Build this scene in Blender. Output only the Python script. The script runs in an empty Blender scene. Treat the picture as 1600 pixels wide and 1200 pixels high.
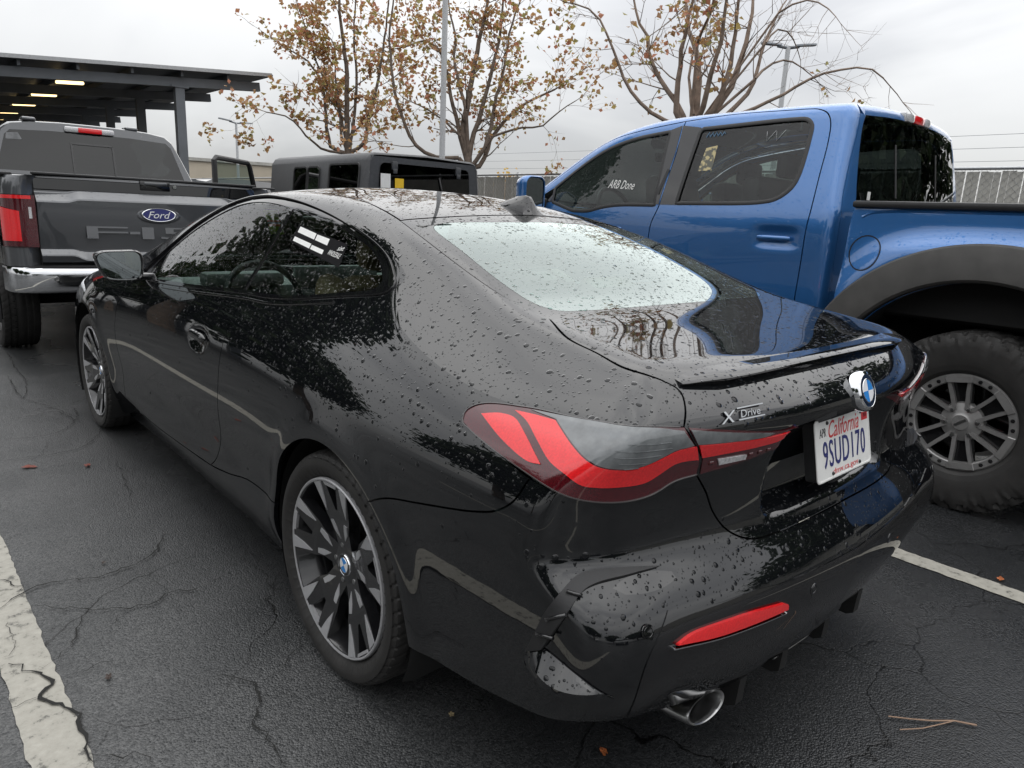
import bpy, bmesh, math, random, mathutils
from mathutils import Vector, Matrix
from mathutils.geometry import delaunay_2d_cdt
import numpy as np
sc = bpy.context.scene
R = math.radians
# ---------------------------------------------------------------- camera
cam = bpy.data.objects.new('camera', bpy.data.cameras.new('camera')); sc.collection.objects.link(cam); sc.camera = cam
CAM_F, YAW, PITCH, ROLL = 1102.218, 0.740, -0.236, 0.047          # focal length in photo pixels (1600 wide), angles in radians
CAM_P = np.array([-1.755, -1.630, 1.307])
def cam_axes():
    f = np.array([math.sin(YAW)*math.cos(PITCH), math.cos(YAW)*math.cos(PITCH), math.sin(PITCH)])
    r = np.array([math.cos(YAW), -math.sin(YAW), 0]); u = np.cross(r, f)
    return math.cos(ROLL)*r+math.sin(ROLL)*u, -math.sin(ROLL)*r+math.cos(ROLL)*u, f
_r, _u, _f = cam_axes()
cam.matrix_world = Matrix(((_r[0], _u[0], -_f[0], CAM_P[0]), (_r[1], _u[1], -_f[1], CAM_P[1]), (_r[2], _u[2], -_f[2], CAM_P[2]), (0, 0, 0, 1)))
cam.data.sensor_fit = 'HORIZONTAL'; cam.data.sensor_width = 36; cam.data.lens = 36*CAM_F/1600
cam.data.clip_start = .05; cam.data.clip_end = 3000
# ---------------------------------------------------------------- overcast sky, soft sun
SUN_EL, SUN_ROT = R(48), R(60)
world = bpy.data.worlds.new('World'); sc.world = world; world.use_nodes = True
wn = world.node_tree.nodes; wl = world.node_tree.links
bg = wn['Background']; bg.inputs['Strength'].default_value = .10
sky = wn.new('ShaderNodeTexSky'); sky.sky_type = 'NISHITA'; sky.sun_disc = False; sky.sun_elevation = SUN_EL; sky.sun_rotation = SUN_ROT
wtc = wn.new('ShaderNodeTexCoord'); wmap = wn.new('ShaderNodeMapping'); wmap.inputs['Scale'].default_value = (1, 1, 2.6)
wl.new(wtc.outputs['Generated'], wmap.inputs['Vector'])
wnz = wn.new('ShaderNodeTexNoise'); wnz.inputs['Scale'].default_value = 1.7; wnz.inputs['Detail'].default_value = 5; wnz.inputs['Roughness'].default_value = .5; wnz.inputs['Distortion'].default_value = .6
wl.new(wmap.outputs['Vector'], wnz.inputs['Vector'])
wcr = wn.new('ShaderNodeValToRGB'); wcr.color_ramp.interpolation = 'EASE'
wcr.color_ramp.elements[0].position = .36; wcr.color_ramp.elements[0].color = (4.7, 4.76, 4.9, 1)
wcr.color_ramp.elements[1].position = .64; wcr.color_ramp.elements[1].color = (6.7, 6.72, 6.72, 1)
wl.new(wnz.outputs['Fac'], wcr.inputs['Fac'])
# a fully overcast sky is brighter overhead than at the horizon: L = (1 + 2 sin h) / 3 of the zenith
wsx = wn.new('ShaderNodeSeparateXYZ'); wl.new(wtc.outputs['Generated'], wsx.inputs[0])
wmr = wn.new('ShaderNodeMapRange'); wmr.inputs['From Min'].default_value = 0; wmr.inputs['From Max'].default_value = 1; wmr.inputs['To Min'].default_value = .66; wmr.inputs['To Max'].default_value = 2.75
wl.new(wsx.outputs['Z'], wmr.inputs['Value'])
wmu = wn.new('ShaderNodeVectorMath'); wmu.operation = 'SCALE'; wl.new(wcr.outputs['Color'], wmu.inputs[0]); wl.new(wmr.outputs[0], wmu.inputs['Scale'])
wmx = wn.new('ShaderNodeMixRGB'); wmx.inputs['Fac'].default_value = .93
wl.new(sky.outputs['Color'], wmx.inputs['Color1']); wl.new(wmu.outputs[0], wmx.inputs['Color2']); wl.new(wmx.outputs['Color'], bg.inputs['Color'])
sun = bpy.data.objects.new('sun', bpy.data.lights.new('sun', 'SUN')); sc.collection.objects.link(sun)
sun.data.energy = .8; sun.data.angle = R(110); sun.data.color = (1, .97, .93)
_sd = Vector((math.sin(SUN_ROT)*math.cos(SUN_EL), math.cos(SUN_ROT)*math.cos(SUN_EL), math.sin(SUN_EL)))
sun.rotation_euler = _sd.to_track_quat('Z', 'Y').to_euler()
sc.view_settings.view_transform = 'Standard'; sc.view_settings.look = 'None'; sc.view_settings.exposure = .5; sc.view_settings.gamma = 1
try: sc.view_settings.use_curve_mapping = False
except Exception: pass
sc.cycles.max_bounces = 10; sc.cycles.transparent_max_bounces = 16; sc.cycles.glossy_bounces = 5; sc.cycles.diffuse_bounces = 3
sc.cycles.caustics_reflective = False; sc.cycles.caustics_refractive = False
sc.cycles.use_denoising = True
# ---------------------------------------------------------------- smooth surface toolkit (numpy)
import numpy as np

class Spl:
    """natural cubic spline basis on fixed keys, linear outside"""
    def __init__(s, keys):
        s.k = np.asarray(keys, float); n = len(s.k); h = np.diff(s.k)
        A = np.eye(n); B = np.zeros((n, n))
        for i in range(1, n - 1):
            A[i, i-1] = h[i-1]; A[i, i] = 2*(h[i-1]+h[i]); A[i, i+1] = h[i]
            B[i, i-1] = 6/h[i-1]; B[i, i] = -6/h[i-1]-6/h[i]; B[i, i+1] = 6/h[i]
        s.K = np.linalg.solve(A, B); s.n = n
    def w(s, x):
        x = np.asarray(x, float); k = s.k
        xc = np.clip(x, k[0], k[-1])
        i = np.clip(np.searchsorted(k, xc, 'right') - 1, 0, s.n - 2)
        h = k[i+1]-k[i]; a = (k[i+1]-xc)/h; b = 1-a
        W = ((a**3-a)*h*h/6)[:, None]*s.K[i] + ((b**3-b)*h*h/6)[:, None]*s.K[i+1]
        r = np.arange(len(x)); W[r, i] += a; W[r, i+1] += b
        ov = x - xc
        m = np.abs(ov) > 0
        if m.any():
            io = i[m]; ho = h[m]; am = a[m]; bm = b[m]
            D = (-(3*am**2-1)*ho/6)[:, None]*s.K[io] + ((3*bm**2-1)*ho/6)[:, None]*s.K[io+1]
            rr = np.arange(m.sum()); D[rr, io] -= 1/ho; D[rr, io+1] += 1/ho
            W[m] += D*ov[m][:, None]
        return W

class C1:
    def __init__(s, pairs):
        s.s = Spl([p[0] for p in pairs]); s.v = np.array([p[1] for p in pairs], float)
    def __call__(s, x): return s.s.w(np.ravel(x)) @ s.v

class C2:
    def __init__(s, xs, ys, V):
        s.a = Spl(xs); s.b = Spl(ys); s.V = np.array(V, float)
        assert s.V.shape == (len(xs), len(ys)), s.V.shape
    def __call__(s, x, y): return np.einsum('ni,ij,nj->n', s.a.w(x), s.V, s.b.w(y), optimize=True)

def smin(a, b, k):
    h = np.maximum(k - np.abs(a-b), 0)/k
    return np.minimum(a, b) - h**3*k/6

def smax(a, b, k): return -smin(-a, -b, k)
def sstep(a, b, x):
    t = np.clip((x-a)/(b-a), 0, 1); return t*t*t*(t*(6*t-15)+10)

def grad(F, P, e=.002):
    G = np.stack([F(P+np.eye(3)[i]*e) - F(P-np.eye(3)[i]*e) for i in range(3)], 1)
    return -G/np.maximum(np.linalg.norm(G, axis=1, keepdims=True), 1e-9)   # outward

def cast(F, O, D, t0, t1, n=40):
    """first crossing outside->inside along each ray"""
    N = len(O); lo = np.full(N, float(t0)); hi = np.full(N, np.nan); todo = np.arange(N)
    prev = np.full(N, float(t0))
    for t in np.linspace(t0, t1, n)[1:]:
        if len(todo) == 0: break
        f = F(O[todo]+D[todo]*t)
        hit = f > 0
        hi[todo[hit]] = t; lo[todo[hit]] = prev[todo[hit]]
        prev[todo] = t; todo = todo[~hit]
    bad = np.isnan(hi); hi[bad] = t1; lo[bad] = t1
    g = ~bad
    l, h = lo[g], hi[g]
    Og, Dg = O[g], D[g]
    for _ in range(20):
        m = (l+h)/2; f = F(Og+Dg*m[:, None]) > 0
        h = np.where(f, m, h); l = np.where(f, l, m)
    hi[g] = (l+h)/2
    return O+D*hi[:, None], bad

# charts: 2-D parameters <-> rays that hit the surface from outside
class Side:            # (y,z), left side, ray along +x
    far = 3.0
    def __init__(s, sgn=-1, x0=-1.6, depth=1.7): s.sgn = sgn; s.x0 = x0; s.depth = depth
    def ray(s, q):
        O = np.stack([np.full(len(q), s.x0), q[:, 0], q[:, 1]], 1); return O, np.tile([-float(s.sgn), 0, 0], (len(q), 1)), 0, s.depth
    def inv(s, P): return P[:, 1:3]
class Top:             # (x,y)
    def __init__(s, z0=2.6, depth=2.3): s.z0 = z0; s.depth = depth
    def ray(s, q):
        O = np.stack([q[:, 0], q[:, 1], np.full(len(q), s.z0)], 1); return O, np.tile([0, 0, -1.], (len(q), 1)), 0, s.depth
    def inv(s, P): return P[:, 0:2]
class Back:            # (x,z), ray along +y
    def __init__(s, y0=-2, depth=2): s.y0 = y0; s.depth = depth
    def ray(s, q):
        O = np.stack([q[:, 0], np.full(len(q), s.y0), q[:, 1]], 1); return O, np.tile([0, 1., 0], (len(q), 1)), 0, s.depth
    def inv(s, P): return P[:, [0, 2]]
class VCyl:            # (angle about a vertical axis, z)
    def __init__(s, y0=-.2, R=1.0, far=1.8): s.y0 = y0; s.R = R; s.far = far
    def ray(s, q):
        a = q[:, 0]/s.R; D = np.stack([np.sin(a), -np.cos(a), 0*a], 1)
        C = np.stack([0*a, 0*a+s.y0, q[:, 1]], 1); return C+D*s.far, -D, 0, s.far-.05
    def inv(s, P): return np.stack([np.arctan2(P[:, 0], -(P[:, 1]-s.y0))*s.R, P[:, 2]], 1)
class Capsule:         # along y, hemisphere behind y0
    def __init__(s, y0=-.3, z0=.55, R=.7, far=1.7): s.y0 = y0; s.z0 = z0; s.R = R; s.far = far
    def ray(s, q):
        a, th = q[:, 0], q[:, 1]/s.R
        ph = np.clip((s.y0-a)/s.R, 0, None)
        D = np.stack([np.cos(ph)*np.sin(th), -np.sin(ph), np.cos(ph)*np.cos(th)], 1)
        C = np.stack([0*a, np.maximum(a, s.y0), 0*a+s.z0], 1); return C+D*s.far, -D, 0, s.far-.05
    def inv(s, P):
        d = P-np.array([0, 0, s.z0]); r = np.hypot(d[:, 0], d[:, 2]); th = np.arctan2(d[:, 0], d[:, 2])
        dy = P[:, 1]-s.y0
        a = np.where(dy > 0, P[:, 1], s.y0-np.arctan2(-dy, r)*s.R); return np.stack([a, th*s.R], 1)
class XCyl:            # (x, angle about a lateral axis): 0 = up, 90deg = rearward
    def __init__(s, y0=-.45, z0=.6, R=.5, far=1.6): s.y0 = y0; s.z0 = z0; s.R = R; s.far = far
    def ray(s, q):
        a = q[:, 1]/s.R; D = np.stack([0*a, -np.sin(a), np.cos(a)], 1)
        C = np.stack([q[:, 0], 0*a+s.y0, 0*a+s.z0], 1); return C+D*s.far, -D, 0, s.far-.03
    def inv(s, P): return np.stack([P[:, 0], np.arctan2(-(P[:, 1]-s.y0), P[:, 2]-s.z0)*s.R], 1)

def catmull(pts, step, closed=False):
    """centripetal spline through the points, resampled at about `step`"""
    P = np.asarray(pts, float)
    if len(P) == 2:
        n = max(1, int(np.ceil(np.linalg.norm(P[1]-P[0])/step))); t = np.linspace(0, 1, n+1)[:, None]; return P[0]*(1-t)+P[1]*t
    if closed: Q = np.vstack([P[-1:], P, P[:2]])
    else: Q = np.vstack([2*P[0]-P[1], P, 2*P[-1]-P[-2]])
    out = []
    for i in range(1, len(Q)-2):
        p0, p1, p2, p3 = Q[i-1:i+3]
        t1 = np.linalg.norm(p1-p0)**.5+1e-9; t2 = t1+np.linalg.norm(p2-p1)**.5+1e-9; t3 = t2+np.linalg.norm(p3-p2)**.5+1e-9
        n = max(2, int(np.linalg.norm(p2-p1)/step*2)); t = np.linspace(t1, t2, n, endpoint=False)[:, None]
        A1 = (t1-t)/t1*p0+t/t1*p1; A2 = (t2-t)/(t2-t1)*p1+(t-t1)/(t2-t1)*p2; A3 = (t3-t)/(t3-t2)*p2+(t-t2)/(t3-t2)*p3
        B1 = (t2-t)/t2*A1+t/t2*A2; B2 = (t3-t)/(t3-t1)*A2+(t-t1)/(t3-t1)*A3
        out.append((t2-t)/(t2-t1)*B1+(t-t1)/(t2-t1)*B2)
    C = np.vstack(out+[P[:1] if closed else P[-1:]])
    d = np.r_[0, np.cumsum(np.linalg.norm(np.diff(C, axis=0), axis=1))]
    n = max(2, int(np.ceil(d[-1]/step))); s = np.linspace(0, d[-1], n+1)
    R = np.stack([np.interp(s, d, C[:, k]) for k in range(C.shape[1])], 1)
    return R[:-1] if closed else R

def loop2(segs, step):
    """closed loop from smooth segments that share end points (last joins first)"""
    out = []
    for s in segs:
        r = catmull(s, step); out.append(r[:-1])
    return np.vstack(out)

def inpoly(q, poly):
    x, y = q[:, 0], q[:, 1]; c = np.zeros(len(q), bool)
    x1, y1 = poly[:, 0], poly[:, 1]; x2, y2 = np.roll(x1, -1), np.roll(y1, -1)
    for a, b, d, e in zip(x1, y1, x2, y2):
        if b == e: continue
        m = (b > y) != (e > y)
        c ^= m & (x < (d-a)*(y-b)/(e-b)+a)
    return c
# ---------------------------------------------------------------- the black coupe's surface (origin on the ground under its rear axle, y forward)
CY = [-1.1, -.9, -.6, -.3, 0, .3, .7, 1.2, 1.8, 2.3, 2.85, 3.3, 3.6, 3.8]
CZ = [.12, .22, .32, .45, .58, .70, .80, .88, .95, 1.02, 1.10, 1.20, 1.30, 1.40]
_half = [.84, .875, .905, .922, .926, .918, .903, .893, .888, .892, .905, .87, .80, .72]
_o_tail = [-.06, -.04, -.02, -.005, 0, -.006, -.03, -.08, -.15, -.26, -.38, -.53, -.68, -.83]
_o_m6 = [-.06, -.04, -.02, -.005, 0, -.004, -.025, -.07, -.14, -.24, -.355, -.50, -.65, -.80]
_o_m3 = [-.07, -.045, -.02, -.006, 0, -.003, -.02, -.062, -.122, -.200, -.295, -.415, -.535, -.655]
_o_0 = [-.08, -.05, -.02, -.008, 0, -.003, -.018, -.052, -.100, -.163, -.240, -.332, -.424, -.516]
_o_3 = [-.09, -.05, -.016, -.013, 0, -.001, -.016, -.045, -.085, -.140, -.208, -.290, -.372, -.454]
_o_7 = [-.10, -.048, -.012, -.018, -.001, 0, -.013, -.038, -.073, -.123, -.186, -.262, -.338, -.414]
_o_12 = [-.10, -.045, -.012, -.018, -.001, 0, -.012, -.035, -.066, -.114, -.174, -.246, -.318, -.39]
_o_18 = [-.10, -.045, -.012, -.018, -.001, 0, -.012, -.036, -.073, -.124, -.188, -.268, -.348, -.428]
_o_23 = [-.09, -.05, -.02, -.015, -.001, 0, -.014, -.046, -.105, -.170, -.240, -.32, -.40, -.48]
_o_28 = [-.08, -.05, -.02, -.01, 0, -.004, -.028, -.075, -.15, -.23, -.31, -.41, -.51, -.61]
_o_33 = [-.08, -.05, -.02, -.01, 0, -.014, -.055, -.12, -.20, -.28, -.36, -.46, -.56, -.66]
_W = [_o_tail, _o_tail, _o_m6, _o_m3, _o_0, _o_3, _o_7, _o_12, _o_18, _o_23, _o_28, _o_33, _o_33, _o_33]
coupe_W = C2(CY, CZ, np.array(_W)+np.array(_half)[:, None])
coupe_zc = C1([(-1.2, .955), (-1.0, .98), (-.877, 1.006), (-.75, 1.024), (-.6, 1.046), (-.48, 1.066), (-.38, 1.092), (-.2, 1.165), (0, 1.245), (.23, 1.312), (.5, 1.358), (.8, 1.385),
               (1.1, 1.393), (1.4, 1.38), (1.7, 1.335), (2.0, 1.24), (2.3, 1.11), (2.5, 1.02), (2.65, .975), (2.85, .945), (3.2, .885), (3.5, .80), (3.7, .70), (3.8, .6)])
coupe_cr = C1([(-1.2, .0), (-.6, .0), (-.4, .02), (-.2, .09), (.1, .15), (.5, .17), (1.2, .17), (1.8, .15), (2.3, .10), (2.7, .06), (3.8, .08)])
RX = [0, .25, .5, .65, .78, .88, 1.0]
RZ = [.12, .22, .32, .42, .50, .56, .61, .66, .71, .78, .84, .88, .92, .96, 1.0, 1.05]
_Y0 = [-.80, -.915, -.975, -1.015, -1.025, -1.012, -.975, -.945, -.935, -.94, -.957, -.972, -.975, -.945, -.90, -.84]
_sw = {0: 0, .25: .010, .5: .040, .65: .068, .78: .098, .88: .158, 1.0: .29}
_sl = {0: 0, .25: .010, .5: .034, .65: .054, .78: .076, .88: .132, 1.0: .27}
_sb = {0: 0, .25: .010, .5: .040, .65: .078, .78: .118, .88: .19, 1.0: .33}
coupe_Yr = C2(RX, RZ, [[y+(_sb[x] if z < .3 else (_sl[x]+_sb[x])/2 if z < .35 else _sl[x] if z < .63 else _sw[x]*(1 if z < .7 else 1+(z-.7)*.9)) for z, y in zip(RZ, _Y0)] for x in RX])

def F_coupe(P):
    ax = np.abs(P[:, 0]); y = P[:, 1]; z = P[:, 2]
    ax = np.sqrt(ax*ax+1e-6)
    w = coupe_W(y, z)
    r = np.hypot(y, z-.33); w = w + .010*np.exp(-((r-.385)/.05)**2)*(z > .1)
    r = np.hypot(y-2.851, z-.33); w = w + .010*np.exp(-((r-.385)/.05)**2)*(z > .1)
    w = w - .013*np.exp(-(((y-1.075)/.085)**2+((z-.797)/.036)**2)**2)
    a = (w-ax)
    b = (coupe_zc(y)-coupe_cr(y)*ax*ax-z)
    f = smin(a, b, .07)
    yr = coupe_Yr(ax, z)
    yr = yr + .05*sstep(.34, .27, ax)*sstep(.655, .70, z)*sstep(.885, .865, z)     # number plate recess
    f = smin(f, y-yr, .07)
    fr = 3.76-.30*(ax/.85)**4-.5*np.maximum(z-.62, 0)**1.5-y
    return smin(f, fr, .15)
# ---------------------------------------------------------------- scene helpers
COL = sc.collection
def link(o, parent=None):
    COL.objects.link(o)
    if parent is not None: o.parent = parent
    return o
def tag(o, label=None, cat=None, group=None, kind=None):
    if label: o['label'] = label
    if cat: o['category'] = cat
    if group: o['group'] = group
    if kind: o['kind'] = kind
    return o
def thing(name, label, cat, loc=(0, 0, 0), rz=0, group=None):
    o = bpy.data.objects.new(name, None); o.empty_display_size = .2; link(o); o.location = loc; o.rotation_euler = (0, 0, rz)
    return tag(o, label, cat, group)
def kids(o, _c={}):
    return [c for c in bpy.data.objects if c.parent == o]
def copy_tree(o, parent=None):
    c = o.copy(); COL.objects.link(c); c.parent = parent
    for ch in kids(o): copy_tree(ch, c)
    return c

class MB:
    """collects shapes and links them as ONE mesh object"""
    def __init__(s): s.v = []; s.f = []; s.sm = []
    def add(s, V, F, smooth=False):
        b = len(s.v); s.v += [tuple(map(float, p)) for p in V]; s.f += [tuple(int(i)+b for i in f) for f in F]; s.sm += [smooth]*len(F); return s
    def box(s, c, d, M=None, bev=0.0):
        x, y, z = d[0]/2, d[1]/2, d[2]/2
        if bev <= 0:
            V = [Vector((a, b, e)) for a in (-x, x) for b in (-y, y) for e in (-z, z)]
            F = [(0, 1, 3, 2), (4, 6, 7, 5), (0, 4, 5, 1), (2, 3, 7, 6), (0, 2, 6, 4), (1, 5, 7, 3)]
        else:
            bm = bmesh.new(); bmesh.ops.create_cube(bm, size=1)
            bmesh.ops.scale(bm, vec=d, verts=bm.verts)
            bmesh.ops.bevel(bm, geom=bm.edges[:], offset=min(bev, min(d)*.49), segments=2, affect='EDGES', profile=.5)
            bm.verts.ensure_lookup_table(); V = [v.co.copy() for v in bm.verts]; F = [[v.index for v in f.verts] for f in bm.faces]; bm.free()
        if M is not None: V = [M @ v for v in V]
        V = [v+Vector(c) for v in V]
        return s.add(V, F, bev > 0)
    def ring(s, loops, closed=True, caps=True, smooth=True):
        n = len(loops[0]); V = [p for l in loops for p in l]; F = []
        for i in range(len(loops)-1):
            for j in range(n if closed else n-1):
                k = (j+1) % n; F.append((i*n+j, i*n+k, (i+1)*n+k, (i+1)*n+j))
        s.add(V, F, smooth)
        if caps and closed:
            b = len(s.v)-len(V)
            s.f.append(tuple(b+j for j in reversed(range(n)))); s.sm.append(False)
            s.f.append(tuple(b+(len(loops)-1)*n+j for j in range(n))); s.sm.append(False)
        return s
    def tube(s, pts, rad, n=8, caps=True):
        P = [Vector(p) for p in pts]; rad = rad if hasattr(rad, '__len__') else [rad]*len(P)
        loops = []; up = None
        for i, p in enumerate(P):
            t = (P[min(i+1, len(P)-1)]-P[max(i-1, 0)]).normalized()
            if up is None:
                up = t.orthogonal().normalized()
            up = (up-t*up.dot(t)); up = up.normalized() if up.length > 1e-6 else t.orthogonal().normalized()
            b = t.cross(up); loops.append([p+(up*math.cos(2*math.pi*k/n)+b*math.sin(2*math.pi*k/n))*rad[i] for k in range(n)])
        return s.ring(loops, caps=caps)
    def lathe(s, prof, n=48, M=None, closed_prof=False):
        """profile (r, h) turned round the z axis"""
        loops = [[Vector((r*math.cos(2*math.pi*k/n), r*math.sin(2*math.pi*k/n), h)) for k in range(n)] for r, h in prof]
        if M is not None: loops = [[M @ p for p in l] for l in loops]
        return s.ring(loops, caps=False)
    def prism(s, poly, h0, h1, M=None, smooth=False):
        """2-D outline (ccw) extruded from h0 to h1 along local z; caps triangulated"""
        n = len(poly); V = [Vector((x, y, h)) for h in (h0, h1) for x, y in poly]
        if M is not None: V = [M @ v for v in V]
        F = [(i, (i+1) % n, n+(i+1) % n, n+i) for i in range(n)]
        tr = mathutils.geometry.tessellate_polygon([[Vector((x, y, 0)) for x, y in poly]])
        F += [(a+n, b+n, c+n) for a, b, c in tr]+[(c, b, a) for a, b, c in tr]
        return s.add(V, F, smooth)
    def build(s, name, mat, parent=None, angle=35):
        me = bpy.data.meshes.new(name); me.from_pydata(s.v, [], s.f)
        me.polygons.foreach_set('use_smooth', s.sm); me.materials.append(mat)
        bm = bmesh.new(); bm.from_mesh(me); bmesh.ops.recalc_face_normals(bm, faces=bm.faces)
        lim = R(angle)
        for e in bm.edges:
            if len(e.link_faces) == 2: e.smooth = e.calc_face_angle(0) < lim
        bm.to_mesh(me); bm.free()
        o = bpy.data.objects.new(name, me); return link(o, parent)

def mirror_copy(o, name=None, parent=None, reuse=True):
    """mirrored twin (x -> -x) of a part, with its own mesh"""
    me = o.data.copy(); n = len(me.vertices)
    co = np.empty(n*3, np.float32); me.vertices.foreach_get('co', co); co = co.reshape(-1, 3)
    loc = o.location
    nl = len(me.loops); cn = np.empty(nl*3, np.float32)
    me.corner_normals.foreach_get('vector', cn); cn = cn.reshape(-1, 3)
    V = co.copy(); V[:, 0] *= -1
    F = [list(reversed(p.vertices)) for p in me.polygons]
    N = []
    for p in me.polygons:
        for li in reversed(p.loop_indices): N.append((-cn[li, 0], cn[li, 1], cn[li, 2]))
    m2 = bpy.data.meshes.new(o.data.name); m2.from_pydata(V.tolist(), [], F)
    m2.polygons.foreach_set('use_smooth', [True]*len(F))
    for m in me.materials: m2.materials.append(m)
    m2.normals_split_custom_set(N)
    bpy.data.meshes.remove(me)
    c = bpy.data.objects.new(name or o.name.split('.')[0], m2); link(c, parent if parent is not None else o.parent)
    c.location = (-loc[0], loc[1], loc[2]); return c

def panel(name, F, chart, loop, mat, parent, res=.016, holes=(), d=0., gap=.0022, flange=.014, skip=None, three_d=True, bulge=0, fl_in=0.0):
    """a piece of the smooth surface F bounded by `loop` (3-D points or chart points), with turned-in edges"""
    def to2(l):
        l = np.asarray(l, float); return chart.inv(l) if l.shape[1] == 3 else l
    outer = to2(loop); rings = [outer]+[to2(h) for h in holes]
    def area(p): return .5*np.sum(p[:, 0]*np.roll(p[:, 1], -1)-np.roll(p[:, 0], -1)*p[:, 1])
    rings = [r if (area(r) > 0) == (i == 0) else r[::-1] for i, r in enumerate(rings)]
    lo = outer.min(0); hi = outer.max(0); hx = res; hy = res*.866
    gx = np.arange(lo[0], hi[0]+hx, hx); gy = np.arange(lo[1], hi[1]+hy, hy)
    X, Y = np.meshgrid(gx, gy); X[1::2] += hx/2
    G = np.stack([X.ravel(), Y.ravel()], 1); G = G[inpoly(G, outer)]
    for h in rings[1:]: G = G[~inpoly(G, h)]
    B = np.vstack(rings)
    # keep clear of the border
    keep = np.ones(len(G), bool)
    for i in range(0, len(G), 4000):
        D2 = ((G[i:i+4000, None]-B[None])**2).sum(2).min(1); keep[i:i+4000] = D2 > (res*.55)**2
    G = G[keep]; nb = len(B)
    Q = np.vstack([B, G]); edges = []; off = 0
    for r in rings:
        n = len(r); edges += [(off+i, off+(i+1) % n) for i in range(n)]; off += n
    vs, es, fs, ov, oe, of = delaunay_2d_cdt([Vector(q) for q in Q.tolist()], edges, [], 0, 1e-7)
    V2 = np.array([v[:] for v in vs]); T = np.array([f[:] for f in fs])
    cen = V2[T].mean(1); ok = inpoly(cen, outer)
    for h in rings[1:]: ok &= ~inpoly(cen, h)
    T = T[ok]
    imap = np.full(nb, -1)
    for vi, l in enumerate(ov):
        for q in l:
            if q < nb: imap[q] = vi
    O, D, t0, t1 = chart.ray(V2); P, bad = cast(F, O, D, t0, t1)
    N = grad(F, P)
    if bulge:   # lens-like swelling away from the border
        dd = np.sqrt(np.array([((V2[i:i+1]-B)**2).sum(1).min() for i in range(len(V2))])); P = P+N*(bulge*(1-np.exp(-dd/.02)))[:, None]
    P = P+N*d
    # orientation
    a = np.cross(P[T[:, 1]]-P[T[:, 0]], P[T[:, 2]]-P[T[:, 0]]); flip = (a*N[T[:, 0]]).sum(1).sum() < 0
    if flip: T = T[:, ::-1]
    V = [P]; NN = [N]; faces = T.tolist(); base = len(P); off = 0
    sgn = -1. if flip else 1.
    for r in rings:
        n = len(r); ids = imap[off:off+n]; off += n
        ids = np.array([i for k, i in enumerate(ids) if i >= 0 and i != ids[k-1]]); n = len(ids)
        p = P[ids]; tn = np.roll(p, -1, 0)-np.roll(p, 1, 0); tn /= np.maximum(np.linalg.norm(tn, axis=1, keepdims=True), 1e-9)
        inn = np.cross(N[ids], tn)*sgn
        P[ids] = p+inn*gap
        if flange > 0:
            V1 = P[ids]-N[ids]*flange+inn*fl_in
            V += [P[ids].copy(), V1]; NN += [-inn*1.0, -inn*1.0]
            b0 = base; b1 = base+n; base += 2*n
            for k in range(n):
                q = (k+1) % n
                fce = [b0+k, b1+k, b1+q, b0+q]
                faces.append(fce if not flip else fce[::-1])
    V = np.vstack(V); NN = np.vstack(NN)
    me = bpy.data.meshes.new(name); me.from_pydata(V.tolist(), [], faces)
    me.polygons.foreach_set('use_smooth', [True]*len(faces)); me.materials.append(mat)
    me.normals_split_custom_set_from_vertices(NN.tolist())
    o = bpy.data.objects.new(name, me); link(o, parent)
    return o

def surf(F, chart, q):
    """points and outward normals of the surface at chart points"""
    O, D, t0, t1 = chart.ray(np.asarray(q, float)); P, bad = cast(F, O, D, t0, t1); return P, grad(F, P)

def strip(name, F, chart, line, mat, parent, w=.012, h=.008, res=.012, closed=False, prof=None, taper=None):
    """a moulding that follows a line on the surface"""
    q = catmull(line, res, closed); P, N = surf(F, chart, q)
    n = len(P)
    T = np.roll(P, -1, 0)-np.roll(P, 1, 0) if closed else np.gradient(P, axis=0)
    T /= np.maximum(np.linalg.norm(T, axis=1, keepdims=True), 1e-9); S = np.cross(N, T)
    prof = prof or [(-.5, -.3), (-.5, .5), (-.3, 1), (.3, 1), (.5, .5), (.5, -.3)]
    k = taper(np.linspace(0, 1, n)) if taper else np.ones(n)
    loops = [[P[i]+S[i]*a*w*k[i]+N[i]*b*h*k[i] for a, b in prof] for i in range(n)]
    if closed: loops.append(loops[0])
    return MB().ring(loops, caps=not closed).build(name, mat, parent, 50)

def text_mesh(s, size, depth=.0005, font=None, align='CENTER', shear=0, space=1.0, offset=0):
    cu = bpy.data.curves.new('txt', 'FONT'); cu.body = s; cu.size = size; cu.extrude = depth; cu.align_x = align; cu.align_y = 'CENTER'; cu.shear = shear
    cu.space_character = space; cu.resolution_u = 3; cu.offset = offset
    o = bpy.data.objects.new('txt', cu); COL.objects.link(o)
    dg = bpy.context.evaluated_depsgraph_get(); me = bpy.data.meshes.new_from_object(o.evaluated_get(dg))
    V = [v.co.copy() for v in me.vertices]; Fc = [tuple(p.vertices) for p in me.polygons]
    bpy.data.objects.remove(o); bpy.data.curves.remove(cu); bpy.data.meshes.remove(me); return V, Fc
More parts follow.
